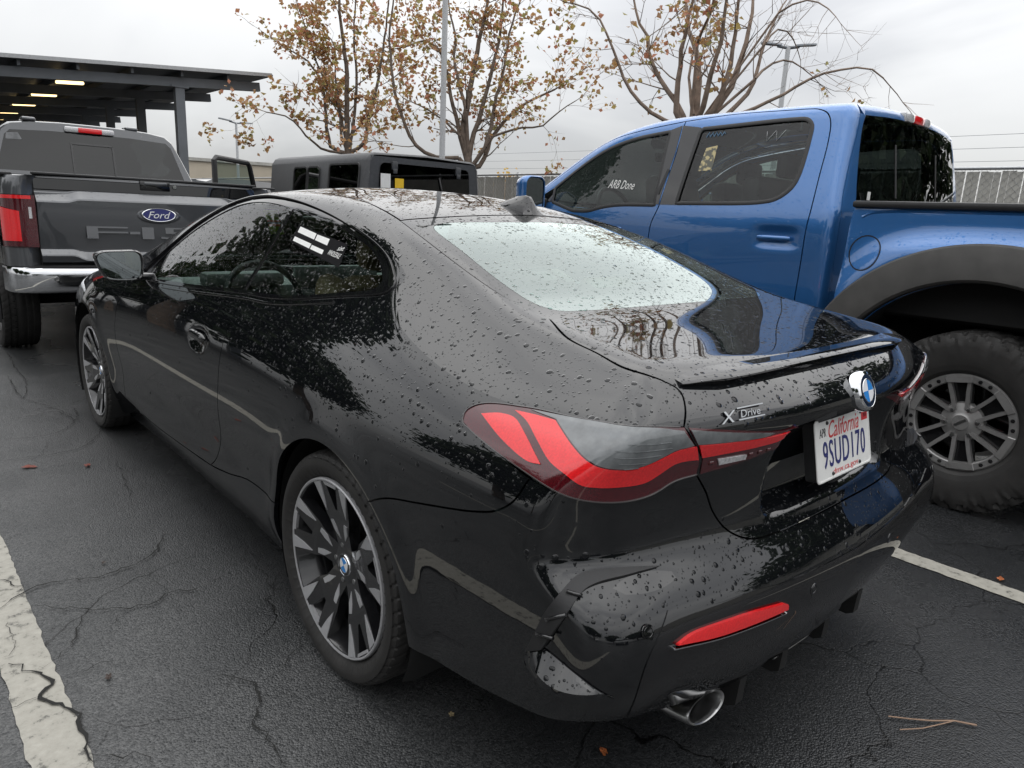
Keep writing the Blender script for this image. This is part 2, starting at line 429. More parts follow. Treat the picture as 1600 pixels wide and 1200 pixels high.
# ---------------------------------------------------------------- materials
def new_mat(name):
    m = bpy.data.materials.new(name); m.use_nodes = True; return m, m.node_tree.nodes, m.node_tree.links, m.node_tree.nodes['Principled BSDF']
def pbr(name, col, rough=.5, metal=0., spec=.5, coat=0., var=.12, scale=30, bump=0., bscale=None, emit=0.):
    """plain procedural surface: colour broken up by noise, optional fine bump"""
    m, n, l, b = new_mat(name)
    tc = n.new('ShaderNodeTexCoord'); nz = n.new('ShaderNodeTexNoise'); nz.inputs['Scale'].default_value = scale; nz.inputs['Detail'].default_value = 4
    l.new(tc.outputs['Object'], nz.inputs['Vector'])
    cr = n.new('ShaderNodeValToRGB'); c = np.array(col)
    cr.color_ramp.elements[0].position = .3; cr.color_ramp.elements[1].position = .7
    cr.color_ramp.elements[0].color = (*(c*(1-var)), 1); cr.color_ramp.elements[1].color = (*np.minimum(c*(1+var), 1), 1)
    l.new(nz.outputs['Fac'], cr.inputs['Fac']); l.new(cr.outputs['Color'], b.inputs['Base Color'])
    b.inputs['Roughness'].default_value = rough; b.inputs['Metallic'].default_value = metal; b.inputs['Specular IOR Level'].default_value = spec; b.inputs['Coat Weight'].default_value = coat
    b.inputs['Coat Roughness'].default_value = .03
    if bump:
        z2 = n.new('ShaderNodeTexNoise'); z2.inputs['Scale'].default_value = bscale or scale*4; z2.inputs['Detail'].default_value = 3
        l.new(tc.outputs['Object'], z2.inputs['Vector']); bp = n.new('ShaderNodeBump'); bp.inputs['Strength'].default_value = bump; bp.inputs['Distance'].default_value = .004
        l.new(z2.outputs['Fac'], bp.inputs['Height']); l.new(bp.outputs['Normal'], b.inputs['Normal'])
    if emit: b.inputs['Emission Color'].default_value = (*col, 1); b.inputs['Emission Strength'].default_value = emit
    return m

def rain_group():
    """beads of rain water: returns Height (m) and Mask"""
    g = bpy.data.node_groups.new('rain_beads', 'ShaderNodeTree')
    g.interface.new_socket('Scale', in_out='INPUT', socket_type='NodeSocketFloat'); g.interface.new_socket('Amount', in_out='INPUT', socket_type='NodeSocketFloat')
    g.interface.new_socket('Height', in_out='OUTPUT', socket_type='NodeSocketFloat'); g.interface.new_socket('Mask', in_out='OUTPUT', socket_type='NodeSocketFloat')
    n, l = g.nodes, g.links; gi = n.new('NodeGroupInput'); go = n.new('NodeGroupOutput')
    tc = n.new('ShaderNodeTexCoord')
    def M(op, a, b=None, c=None):
        m = n.new('ShaderNodeMath'); m.operation = op
        for i, x in enumerate((a, b, c)):
            if x is None: continue
            if isinstance(x, (int, float)): m.inputs[i].default_value = x
            else: l.new(x, m.inputs[i])
        return m.outputs[0]
    # water sits on what faces up; little of it clings to steep sides
    geo = n.new('ShaderNodeNewGeometry'); sx = n.new('ShaderNodeSeparateXYZ'); l.new(geo.outputs['True Normal'], sx.inputs[0])
    up = n.new('ShaderNodeMapRange'); up.interpolation_type = 'SMOOTHSTEP'; l.new(sx.outputs['Z'], up.inputs['Value']); up.inputs['From Min'].default_value = -.02; up.inputs['From Max'].default_value = .5; up.inputs['To Min'].default_value = .0; up.inputs['To Max'].default_value = 1.
    # warp a little so that beads are not round
    wz = n.new('ShaderNodeTexNoise'); wz.inputs['Scale'].default_value = 60; l.new(tc.outputs['Object'], wz.inputs['Vector'])
    ws = n.new('ShaderNodeVectorMath'); ws.operation = 'SCALE'; ws.inputs['Scale'].default_value = .006; l.new(wz.outputs['Color'], ws.inputs[0])
    wa = n.new('ShaderNodeVectorMath'); wa.operation = 'ADD'; l.new(tc.outputs['Object'], wa.inputs[0]); l.new(ws.outputs[0], wa.inputs[1])
    def layer(mult, rmax, seed):
        off = n.new('ShaderNodeVectorMath'); off.operation = 'ADD'; off.inputs[1].default_value = (seed, seed*1.7, seed*.3); l.new(wa.outputs[0], off.inputs[0])
        v = n.new('ShaderNodeTexVoronoi'); v.inputs['Randomness'].default_value = 1; l.new(off.outputs[0], v.inputs['Vector']); sc_ = M('MULTIPLY', gi.outputs['Scale'], mult); l.new(sc_, v.inputs['Scale'])
        rgb = n.new('ShaderNodeSeparateColor'); l.new(v.outputs['Color'], rgb.inputs[0])
        on = M('LESS_THAN', rgb.outputs[1], M('MULTIPLY', up.outputs[0], gi.outputs['Amount']))
        rad = M('MULTIPLY', M('ADD', M('MULTIPLY', M('POWER', rgb.outputs[0], 2.2), .72), .28), rmax)
        t = M('MAXIMUM', M('SUBTRACT', 1, M('POWER', M('DIVIDE', v.outputs['Distance'], rad), 2)), 0)
        h = M('MULTIPLY', M('POWER', t, .6), M('MULTIPLY', rad, on))
        return M('DIVIDE', h, sc_), M('MULTIPLY', M('GREATER_THAN', t, .05), on)
    h1, m1 = layer(1.0, .46, 0); h2, m2 = layer(2.3, .42, 7.3)
    l.new(M('MAXIMUM', h1, h2), go.inputs['Height']); l.new(M('MAXIMUM', m1, m2), go.inputs['Mask'])
    return g
RAIN = rain_group()
def paint(name, col, rough=.25, metal=0., coat=1., ior=1.7, rain=None):
    m, n, l, b = new_mat(name)
    b.inputs['Base Color'].default_value = (*col, 1); b.inputs['Roughness'].default_value = rough; b.inputs['Metallic'].default_value = metal
    b.inputs['Specular IOR Level'].default_value = 0.0 if metal == 0 else .5; b.inputs['Coat Weight'].default_value = coat; b.inputs['Coat Roughness'].default_value = .012; b.inputs['Coat IOR'].default_value = 1.5
    tc = n.new('ShaderNodeTexCoord'); nz = n.new('ShaderNodeTexNoise'); nz.inputs['Scale'].default_value = 3; nz.inputs['Detail'].default_value = 6; l.new(tc.outputs['Object'], nz.inputs['Vector'])
    cr = n.new('ShaderNodeValToRGB'); c = np.array(col); cr.color_ramp.elements[0].color = (*(c*.93), 1); cr.color_ramp.elements[1].color = (*np.minimum(c*1.07, 1), 1); l.new(nz.outputs['Fac'], cr.inputs['Fac']); l.new(cr.outputs['Color'], b.inputs['Base Color'])
    b.inputs['Coat Weight'].default_value = 0; b.inputs['Specular IOR Level'].default_value = 0.0 if metal == 0 else .4
    # clear lacquer over the colour, with a faint uneven film of water
    gl = n.new('ShaderNodeBsdfGlossy'); fr = n.new('ShaderNodeFresnel'); fr.inputs['IOR'].default_value = ior; mx = n.new('ShaderNodeMixShader')
    mr = n.new('ShaderNodeMapRange'); mr.inputs['To Min'].default_value = .0; mr.inputs['To Max'].default_value = .035; l.new(nz.outputs['Fac'], mr.inputs['Value']); l.new(mr.outputs[0], gl.inputs['Roughness'])
    gl.inputs['Color'].default_value = (1, 1, 1, 1)
    fac = fr.outputs[0]
    if rain:      # water beads reflect less than the lacquer
        g = n.new('ShaderNodeGroup'); g.node_tree = RAIN; g.inputs['Scale'].default_value = rain['scale']; g.inputs['Amount'].default_value = rain['amount']
        dm = n.new('ShaderNodeMath'); dm.operation = 'MULTIPLY_ADD'; dm.inputs[1].default_value = -.55; dm.inputs[2].default_value = 1; l.new(g.outputs['Mask'], dm.inputs[0])
        fm = n.new('ShaderNodeMath'); fm.operation = 'MULTIPLY'; l.new(fac, fm.inputs[0]); l.new(dm.outputs[0], fm.inputs[1]); fac = fm.outputs[0]
    l.new(fac, mx.inputs[0]); l.new(b.outputs[0], mx.inputs[1]); l.new(gl.outputs[0], mx.inputs[2]); l.new(mx.outputs[0], n['Material Output'].inputs['Surface'])
    if rain:
        bp = n.new('ShaderNodeBump'); bp.inputs['Strength'].default_value = rain.get('strength', .8); bp.inputs['Distance'].default_value = rain.get('dist', .55); l.new(g.outputs['Height'], bp.inputs['Height'])
        l.new(bp.outputs['Normal'], gl.inputs['Normal']); l.new(bp.outputs['Normal'], fr.inputs['Normal'])
    return m
def glass(name, tint=(.6, .68, .66), rain=None, ior=1.5, rough=.0, gain=1.5, coat=(1, 1, 1)):
    """thin sheet of tinted glass; gain stands for its second surface"""
    m = bpy.data.materials.new(name); m.use_nodes = True; n, l = m.node_tree.nodes, m.node_tree.links
    n.remove(n['Principled BSDF']); out = n['Material Output']
    tr = n.new('ShaderNodeBsdfTransparent'); tr.inputs['Color'].default_value = (*tint, 1); gl = n.new('ShaderNodeBsdfGlossy'); gl.inputs['Roughness'].default_value = rough; gl.inputs['Color'].default_value = (*coat, 1)
    fr = n.new('ShaderNodeFresnel'); fr.inputs['IOR'].default_value = ior; mx = n.new('ShaderNodeMixShader')
    f2 = n.new('ShaderNodeMath'); f2.operation = 'MULTIPLY'; f2.use_clamp = True; f2.inputs[1].default_value = gain; l.new(fr.outputs[0], f2.inputs[0]); fac = f2.outputs[0]
    if rain:
        g = n.new('ShaderNodeGroup'); g.node_tree = RAIN; g.inputs['Scale'].default_value = rain['scale']; g.inputs['Amount'].default_value = rain['amount']
        bp = n.new('ShaderNodeBump'); bp.inputs['Strength'].default_value = rain.get('strength', .8); bp.inputs['Distance'].default_value = rain.get('dist', .55); l.new(g.outputs['Height'], bp.inputs['Height'])
        l.new(bp.outputs['Normal'], gl.inputs['Normal']); l.new(bp.outputs['Normal'], fr.inputs['Normal'])
        dm = n.new('ShaderNodeMath'); dm.operation = 'MULTIPLY_ADD'; dm.inputs[1].default_value = -.35; dm.inputs[2].default_value = 1; l.new(g.outputs['Mask'], dm.inputs[0])
        fm = n.new('ShaderNodeMath'); fm.operation = 'MULTIPLY'; l.new(fac, fm.inputs[0]); l.new(dm.outputs[0], fm.inputs[1]); fac = fm.outputs[0]
    l.new(fac, mx.inputs[0]); l.new(tr.outputs[0], mx.inputs[1]); l.new(gl.outputs[0], mx.inputs[2]); l.new(mx.outputs[0], out.inputs['Surface'])
    return m
MT = {}
rain_body = dict(scale=62, amount=.62, strength=.75)
MT['black_paint'] = paint('black_paint', (.0045, .005, .006), rough=.3, rain=rain_body)
MT['black_gloss'] = paint('black_gloss_trim', (.006, .006, .007), rough=.25)
MT['blue_paint'] = paint('blue_metallic_paint', (.030, .142, .39), rough=.36, metal=.45, rain=dict(scale=75, amount=.62, strength=.7))
MT['grey_paint'] = paint('grey_metallic_paint', (.085, .089, .096), rough=.36, metal=.5, rain=dict(scale=70, amount=.3, strength=.4))
MT['black_plastic'] = pbr('black_plastic', (.018, .018, .019), .5, bump=.15, bscale=900)
MT['grey_plastic'] = pbr('grey_plastic', (.055, .053, .05), .6, bump=.3, bscale=700, var=.2, scale=9)
MT['rubber'] = pbr('tyre_rubber', (.022, .021, .02), .62, var=.3, scale=14, bump=.25, bscale=260)
MT['dark'] = pbr('unlit_black', (.006, .006, .006), .8)
MT['rim_black'] = pbr('rim_black', (.010, .010, .011), .22, coat=.6, bump=.05, bscale=300)
MT['rim_cut'] = pbr('machined_rim_face', (.42, .42, .43), .38, metal=.35, var=.06, scale=60)
MT['rim_grey'] = pbr('rim_grey', (.28, .275, .27), .36, metal=.5, var=.1)
MT['chrome'] = pbr('chrome', (.75, .76, .78), .06, metal=1., var=.02)
MT['satin'] = pbr('satin_steel', (.42, .42, .42), .28, metal=1., var=.1)
MT['white'] = pbr('white_print', (.72, .72, .70), .5, var=.04)
MT['red_print'] = pbr('red_print', (.55, .03, .035), .5, var=.04)
MT['navy_print'] = pbr('navy_print', (.02, .025, .14), .45, var=.04)
MT['black_print'] = pbr('black_print', (.012, .012, .013), .5)
MT['blue_enamel'] = pbr('blue_enamel', (.02, .22, .60), .25, coat=.6, var=.03)
MT['white_enamel'] = pbr('white_enamel', (.75, .76, .77), .25, coat=.6, var=.03)
def lens(name, col, rough=.12, var=.25, scale=220, emit=0.):
    m = pbr(name, col, rough, coat=1., var=var, scale=scale); return m
MT['lens_red'] = lens('red_lens', (.80, .018, .022), var=.12)
MT['lens_darkred'] = lens('dark_red_lens', (.07, .004, .008))
MT['lens_smoke'] = lens('smoked_lens', (.15, .16, .165), var=.25, scale=40)
MT['lens_clear'] = lens('clear_lens', (.55, .55, .56), var=.3, scale=160)
rg = dict(scale=62, amount=.62, strength=.7)
MT['glass_side'] = glass('side_glass', (.66, .78, .74), rain=dict(scale=75, amount=.7, strength=.5), gain=1.0)
MT['glass_dark'] = glass('privacy_glass', (.10, .11, .11), rain=dict(scale=80, amount=.6, strength=.4))
MT['glass_rear'] = glass('rear_glass', (.52, .72, .69), rain=rg, gain=2.0, coat=(.90, 1.0, .975))
MT['glass_front'] = glass('windscreen_glass', (.74, .84, .80))
MT['seat'] = pbr('dark_seat_leather', (.02, .02, .021), .55, bump=.2, bscale=300)
MT['tan'] = pbr('tan_leather', (.21, .145, .085), .5, bump=.2, bscale=300)
MT['trim_grey'] = pbr('grey_dashboard', (.17, .185, .18), .6)
MT['heater'] = pbr('heater_wire', (.16, .12, .09), .5)
MT['edge_bright'] = pbr('lamp_edge_plastic', (.05, .045, .045), .08, coat=1.)
MT['badge_chrome'] = pbr('badge_chrome', (.38, .39, .40), .12, metal=1., var=.05)
MT['frit'] = paint('black_glass_border', (.006, .007, .007), rough=.3, ior=1.6, rain=rg)
# ---------------------------------------------------------------- wet asphalt and parking lines
def asphalt_mat():
    m, n, l, b = new_mat('wet_asphalt')
    tc = n.new('ShaderNodeTexCoord')
    def noise(s, d=4, r=.5):
        x = n.new('ShaderNodeTexNoise'); x.inputs['Scale'].default_value = s; x.inputs['Detail'].default_value = d; x.inputs['Roughness'].default_value = r; l.new(tc.outputs['Object'], x.inputs['Vector']); return x
    big = noise(.45, 5, .6); mid = noise(2.6, 6); fine = noise(160, 3)
    cr = n.new('ShaderNodeValToRGB'); cr.color_ramp.elements[0].position = .3; cr.color_ramp.elements[1].position = .75
    cr.color_ramp.elements[0].color = (.048, .051, .053, 1); cr.color_ramp.elements[1].color = (.084, .087, .089, 1); l.new(mid.outputs['Fac'], cr.inputs['Fac'])
    st = n.new('ShaderNodeTexVoronoi'); st.inputs['Scale'].default_value = 190; l.new(tc.outputs['Object'], st.inputs['Vector'])
    sp = n.new('ShaderNodeSeparateColor'); l.new(st.outputs['Color'], sp.inputs[0])
    sr = n.new('ShaderNodeValToRGB'); sr.color_ramp.elements[0].color = (.5, .5, .5, 1); sr.color_ramp.elements[1].color = (1.55, 1.5, 1.45, 1); l.new(sp.outputs[0], sr.inputs['Fac'])
    mu = n.new('ShaderNodeMixRGB'); mu.blend_type = 'MULTIPLY'; mu.inputs['Fac'].default_value = 1; l.new(cr.outputs['Color'], mu.inputs['Color1']); l.new(sr.outputs['Color'], mu.inputs['Color2'])
    # net of hair cracks
    wv = n.new('ShaderNodeTexNoise'); wv.inputs['Scale'].default_value = 2.2; wv.inputs['Detail'].default_value = 5; l.new(tc.outputs['Object'], wv.inputs['Vector'])
    vs = n.new('ShaderNodeVectorMath'); vs.operation = 'SCALE'; vs.inputs['Scale'].default_value = .55; l.new(wv.outputs['Color'], vs.inputs[0])
    va = n.new('ShaderNodeVectorMath'); va.operation = 'ADD'; l.new(tc.outputs['Object'], va.inputs[0]); l.new(vs.outputs[0], va.inputs[1])
    ck = n.new('ShaderNodeTexVoronoi'); ck.feature = 'DISTANCE_TO_EDGE'; ck.inputs['Scale'].default_value = 1.5; l.new(va.outputs[0], ck.inputs['Vector'])
    mr = n.new('ShaderNodeMapRange'); mr.inputs['From Min'].default_value = .003; mr.inputs['From Max'].default_value = .009; l.new(ck.outputs['Distance'], mr.inputs['Value'])
    mk = n.new('ShaderNodeMapRange'); mk.inputs['From Min'].default_value = .50; mk.inputs['From Max'].default_value = .58; l.new(big.outputs['Fac'], mk.inputs['Value'])
    mx = n.new('ShaderNodeMath'); mx.operation = 'SUBTRACT'; mx.inputs[0].default_value = 1; l.new(mr.outputs[0], mx.inputs[1])
    mm = n.new('ShaderNodeMath'); mm.operation = 'MULTIPLY'; l.new(mx.outputs[0], mm.inputs[0]); l.new(mk.outputs[0], mm.inputs[1])
    mc = n.new('ShaderNodeMixRGB'); l.new(mm.outputs[0], mc.inputs['Fac']); l.new(mu.outputs['Color'], mc.inputs['Color1']); mc.inputs['Color2'].default_value = (.008, .008, .008, 1)
    # wet ground towards the cars, with their shade painted in as well; the lane at the left has half dried
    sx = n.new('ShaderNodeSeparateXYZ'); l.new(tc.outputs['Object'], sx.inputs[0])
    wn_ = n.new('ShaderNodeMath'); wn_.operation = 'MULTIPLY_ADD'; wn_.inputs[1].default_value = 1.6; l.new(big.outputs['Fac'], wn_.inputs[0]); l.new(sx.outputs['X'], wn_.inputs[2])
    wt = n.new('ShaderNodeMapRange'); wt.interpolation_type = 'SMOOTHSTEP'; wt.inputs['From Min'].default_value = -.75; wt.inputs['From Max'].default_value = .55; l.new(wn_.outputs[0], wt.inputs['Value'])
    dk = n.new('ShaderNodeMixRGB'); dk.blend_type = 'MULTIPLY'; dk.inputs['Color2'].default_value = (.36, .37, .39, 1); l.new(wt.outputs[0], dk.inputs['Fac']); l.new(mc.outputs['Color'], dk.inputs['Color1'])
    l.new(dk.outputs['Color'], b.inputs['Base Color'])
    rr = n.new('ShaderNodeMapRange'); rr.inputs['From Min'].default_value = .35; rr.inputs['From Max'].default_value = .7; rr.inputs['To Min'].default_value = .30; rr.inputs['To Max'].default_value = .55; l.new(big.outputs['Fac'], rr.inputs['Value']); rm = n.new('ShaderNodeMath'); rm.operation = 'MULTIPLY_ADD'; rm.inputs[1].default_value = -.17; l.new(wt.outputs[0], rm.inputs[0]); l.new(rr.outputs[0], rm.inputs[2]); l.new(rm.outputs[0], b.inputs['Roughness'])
    b.inputs['Specular IOR Level'].default_value = .45
    ad = n.new('ShaderNodeMath'); ad.operation = 'ADD'; l.new(fine.outputs['Fac'], ad.inputs[0])
    s2 = n.new('ShaderNodeMath'); s2.operation = 'MULTIPLY'; s2.inputs[1].default_value = -1.6; l.new(st.outputs['Distance'], s2.inputs[0]); l.new(s2.outputs[0], ad.inputs[1])
    a2 = n.new('ShaderNodeMath'); a2.operation = 'SUBTRACT'; l.new(ad.outputs[0], a2.inputs[0]); l.new(mm.outputs[0], a2.inputs[1])
    bp = n.new('ShaderNodeBump'); bp.inputs['Strength'].default_value = .4; bp.inputs['Distance'].default_value = .0035; l.new(a2.outputs[0], bp.inputs['Height']); l.new(bp.outputs['Normal'], b.inputs['Normal'])
    return m
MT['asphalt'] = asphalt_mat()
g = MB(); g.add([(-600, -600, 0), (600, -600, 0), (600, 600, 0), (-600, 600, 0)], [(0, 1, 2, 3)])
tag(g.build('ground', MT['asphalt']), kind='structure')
def line_mat():
    m, n, l, b = new_mat('worn_line_paint')
    tc = n.new('ShaderNodeTexCoord'); nz = n.new('ShaderNodeTexNoise'); nz.inputs['Scale'].default_value = 26; nz.inputs['Detail'].default_value = 8; nz.inputs['Roughness'].default_value = .7; l.new(tc.outputs['Object'], nz.inputs['Vector'])
    cr = n.new('ShaderNodeValToRGB'); e = cr.color_ramp.elements; e[0].position = .36; e[0].color = (.10, .097, .085, 1); e[1].position = .44; e[1].color = (.30, .288, .25, 1)
    x = cr.color_ramp.elements.new(.7); x.color = (.38, .365, .32, 1); l.new(nz.outputs['Fac'], cr.inputs['Fac'])
    l.new(cr.outputs['Color'], b.inputs['Base Color'])
    b.inputs['Roughness'].default_value = .6
    bp = n.new('ShaderNodeBump'); bp.inputs['Strength'].default_value = .5; bp.inputs['Distance'].default_value = .003; l.new(nz.outputs['Fac'], bp.inputs['Height']); l.new(bp.outputs['Normal'], b.inputs['Normal'])
    return m
MT['line'] = line_mat()
_rl = random.Random(3)
def parking_line(x0, x1, y0, y1):
    ys = np.arange(y0, y1+.03, .03); V = []; F = []
    for i, y in enumerate(ys):
        V += [(x0+_rl.uniform(-.004, .004), y, .004), (x1+_rl.uniform(-.004, .004), y, .004)]
        if i: F.append((2*i-2, 2*i-1, 2*i+1, 2*i))
    return tag(MB().add(V, F).build('parking_line', MT['line']), kind='structure')
parking_line(-1.624, -1.508, -3.0, 5.4); parking_line(1.245, 1.345, -3.0, 2.6)
parking_line(-4.45, -4.34, -3.0, 2.6); parking_line(4.02, 4.12, -3.0, 2.6)

# the larger cracks, each a dark jagged groove
MT['crack'] = pbr('crack_grime', (.010, .010, .009), .9)
def ground_pt(px, py):
    d = _f+_r*((px-800)/CAM_F)+_u*((600-py)/CAM_F); return CAM_P+d*(-CAM_P[2]/d[2])
def crack(pts, w):
    q = np.array([ground_pt(x/1.666, 480+y/1.666)[:2] for x, y in pts]); q = catmull(q, .022); n = len(q)
    q = q+np.array([[_rl.gauss(0, .0055), _rl.gauss(0, .0055)] for _ in range(n)])
    t = np.gradient(q, axis=0); t /= np.maximum(np.linalg.norm(t, axis=1, keepdims=True), 1e-9); s = np.stack([-t[:, 1], t[:, 0]], 1)
    V = []; F = []
    for i in range(n):
        ww = w*_rl.uniform(.25, 1.15)*min(1, .25+min(i, n-1-i)*.12); V += [(*(q[i]+s[i]*ww*.5), .0085), (*(q[i]-s[i]*ww*.5), .0085)]
        if i: F.append((2*i-2, 2*i-1, 2*i+1, 2*i))
    return V, F
ckm = MB()
for w_, pts in ((.011, [(0, 790), (70, 742), (130, 722), (240, 710), (320, 685), (380, 660), (410, 630), (428, 588)]), (.012, [(0, 715), (40, 728), (70, 742)]), (.010, [(90, 780), (190, 790), (300, 788), (400, 775), (440, 750), (500, 740), (560, 715), (590, 700)]),
    (.008, [(110, 945), (180, 890), (215, 820), (220, 795)]), (.018, [(20, 935), (100, 960), (140, 985), (100, 1020), (180, 1050), (210, 1100), (225, 1160), (245, 1190)]), (.008, [(0, 1065), (100, 1020)]), (.011, [(560, 965), (610, 972), (660, 985), (680, 1020), (665, 1080), (710, 1150), (750, 1195)]),
    (.007, [(690, 980), (750, 930), (800, 850)]), (.010, [(230, 1165), (300, 1180), (370, 1175), (390, 1195)]), (.014, [(0, 405), (60, 395), (150, 385), (210, 370), (250, 340), (270, 300)]), (.012, [(0, 350), (100, 340), (150, 330), (200, 290), (190, 260)]), (.016, [(20, 180), (60, 240), (70, 200), (40, 160), (20, 120)]),
    (.012, [(0, 295), (60, 290), (140, 275), (215, 305)]), (.008, [(300, 400), (320, 440), (340, 500), (330, 520)]), (.008, [(240, 550), (280, 530)]), (.006, [(380, 680), (395, 710), (440, 745)]), (.006, [(10, 830), (40, 870), (20, 920)]), (.006, [(380, 505), (400, 490)]), (.006, [(235, 855), (280, 840), (330, 790)]),
    (.010, [(0, 262), (80, 268), (150, 262), (260, 230)]), (.010, [(60, 240), (130, 262), (200, 290)]), (.007, [(160, 975), (260, 935), (310, 925)]), (.006, [(640, 660), (690, 700), (720, 740), (790, 735)])):
    V, F = crack(pts, w_*(.62 if pts[0][1] > 530 else .42)); ckm.add(V, F)
tag(ckm.build('asphalt_crack', MT['crack']), kind='stuff')
# ---------------------------------------------------------------- black coupe
coupe = thing('coupe', 'glossy black two door coupe beaded with rain, parked between two white lines', 'car')
A = np.array
chS, chT, chC, chV, chX, chB = Side(), Top(), Capsule(), VCyl(), XCyl(), Back()
def s3(pts):                      # side-view points (y,z) -> points on the left flank
    return surf(F_coupe, chS, A(pts, float))[0]
def arc(cy, cz, r, a0, a1, step=.016):
    n = max(2, int(abs(a1-a0)*r/step)); a = np.linspace(a0, a1, n+1); return np.stack([cy+r*np.cos(a), cz+r*np.sin(a)], 1)
def cat(*s):                      # join point lists that share ends
    return np.vstack([x[:-1] if i < len(s)-1 else x for i, x in enumerate(s)])
CM = catmull
ARR = .368
DOOR_R = [(1.003, .325), (.93, .38), (.875, .527), (.840, .65), (.830, .759), (.822, .83), (.812, .91), (.800, .997)]
DOOR_F = [(2.265, .28), (2.25, .40), (2.262, .542), (2.262, .663), (2.238, .76), (2.19, .84), (2.10, .905), (1.99, .935)]
BELT = [(1.99, .935), (1.652, .948), (1.2, .972), (.80, .997)]
BELT2 = [(.80, .997), (.616, 1.003), (.470, 1.017), (.242, 1.050), (.085, 1.072)]
DLO_UP = [(.085, 1.072), (.045, 1.083), (.035, 1.10), (.075, 1.130), (.138, 1.165), (.218, 1.194), (.412, 1.242), (.637, 1.284), (.877, 1.316), (1.054, 1.329), (1.237, 1.333), (1.427, 1.318), (1.62, 1.272), (1.834, 1.178), (1.981, 1.067), (2.06, .985), (2.075, .955), (2.04, .938), (1.99, .935)]
DITCH = A([(-.30, 1.62, 1.33), (-.36, 1.25, 1.368), (-.40, .98, 1.362), (-.440, .76, 1.348), (-.480, .551, 1.325), (-.503, .401, 1.301), (-.527, .261, 1.273)])
DITCH = A([(-.50, 1.72, 1.29), (-.485, 1.45, 1.335), (-.47, 1.1, 1.352), (-.468, .80, 1.345), (-.480, .551, 1.325), (-.503, .401, 1.301), (-.527, .261, 1.273)])
CGL = A([(-.527, .260, 1.272), (-.549, .133, 1.239), (-.565, -.004, 1.197), (-.573, -.112, 1.162), (-.577, -.216, 1.128), (-.578, -.300, 1.104), (-.577, -.380, 1.086), (-.570, -.452, 1.070)])
WSH = A([(-.50, 1.72, 1.29), (-.58, 1.93, 1.2), (-.66, 2.13, 1.10), (-.735, 2.36, .98)])       # A-pillar / windscreen edge
LID1 = A([(-.570, -.455, 1.068), (-.618, -.561, 1.043), (-.628, -.658, 1.028), (-.638, -.745, 1.011), (-.628, -.785, 1.006), (-0.604, -0.823, 0.996), (-0.589, -0.848, 0.981), (-0.606, -0.876, 0.955), (-0.633, -0.895, 0.925)])
LID2 = A([(-0.633, -0.895, 0.925), (-0.612, -0.904, 0.895), (-0.578, -0.902, 0.859), (-0.565, -0.891, 0.814)])
LID3 = A([(-0.565, -0.891, 0.814), (-0.521, -0.891, 0.764), (-0.492, -0.896, 0.714), (-0.448, -0.911, 0.665), (-0.391, -0.933, 0.638), (-0.294, -0.947, 0.631), (0, -.955, .634)])
TLTOP = A([(-0.852, -0.493, 0.870), (-0.838, -0.484, 0.890), (-0.819, -0.512, 0.909), (-0.792, -0.627, 0.924), (-0.775, -0.737, 0.928), (-0.754, -0.831, 0.933), (-0.708, -0.873, 0.933), (-0.633, -0.895, 0.925)])
TLBOT = A([(-0.565, -0.891, 0.814), (-0.622, -0.877, 0.808), (-0.666, -0.865, 0.789), (-0.719, -0.854, 0.783), (-0.783, -0.834, 0.788), (-0.831, -0.807, 0.798), (-0.856, -0.765, 0.810), (-0.860, -0.704, 0.822), (-0.860, -0.616, 0.839), (-0.856, -0.526, 0.860), (-0.852, -0.493, 0.870)])
BSEAM = A([(-.93, -.235, .613), (-.925, -.295, .645), (-.915, -.412, .672), (-0.907, -0.519, 0.695), (-0.900, -0.595, 0.713), (-0.892, -0.655, 0.734), (-0.882, -0.693, 0.764), (-0.862, -0.715, 0.815)])
tl_split = TLBOT[:9]  # from the lid to where the bumper seam meets the lamp
TLB_A = np.vstack([TLBOT[:7], BSEAM[-1:]])          # lid -> seam
TLB_B = np.vstack([BSEAM[-1:], TLBOT[8:]])           # seam -> front tip
BP = MT['black_paint']
def both(fn, *a, **k):
    o = fn(*a, **k); m = mirror_copy(o); return o, m
# front wing
FA = (2.851, .33)
wing = cat(CM([(2.265, .28), (2.45, .25)], .02), arc(*FA, .39, R(191), R(8), .02), CM([(3.24, .38), (3.5, .42), (3.62, .55), (3.6, .70), (3.3, .83), (2.9, .905), (2.5, .965), (2.36, .985), (2.2, .975), (2.10, .945), (1.99, .935)], .025), CM(DOOR_F[::-1], .016))
both(panel, 'front_wing', F_coupe, chS, wing[:-1], BP, coupe, .022)
# door
door_loop = cat(CM(DOOR_R, .014), CM(BELT[::-1], .02), CM(DOOR_F[::-1], .014), CM([(2.265, .28), (1.785, .285), (1.324, .305), (1.003, .325)], .016))[:-1]
both(panel, 'door', F_coupe, chS, door_loop, BP, coupe, .0155)
# body side: pillars, roof rail and rear quarter in one pressing
q_arch = arc(0, .33, ARR, R(11), R(129))
quarter = cat(s3(CM(DLO_UP, .014))[::-1], s3(CM(BELT2[::-1], .014)), s3(CM(DOOR_R[::-1], .014)), s3(CM([(1.003, .325), (.80, .355), (.62, .39), (.3613, .4002)], .016)), s3(q_arch),
              CM(np.vstack([s3(q_arch[-1:]), BSEAM[1:]]), .014), CM(TLB_B, .012), CM(TLTOP, .012), CM(LID1[::-1], .012), CM(CGL[::-1], .014), CM(DITCH[::-1], .016), CM(WSH, .02), s3(CM([(2.36, .985), (2.2, .975), (2.10, .945), (1.99, .935)], .02)))[:-1]
# DLO_UP reversed starts and ends at the same corner the last segment reaches
both(panel, 'rear_quarter', F_coupe, chC, quarter, BP, coupe, .0145)
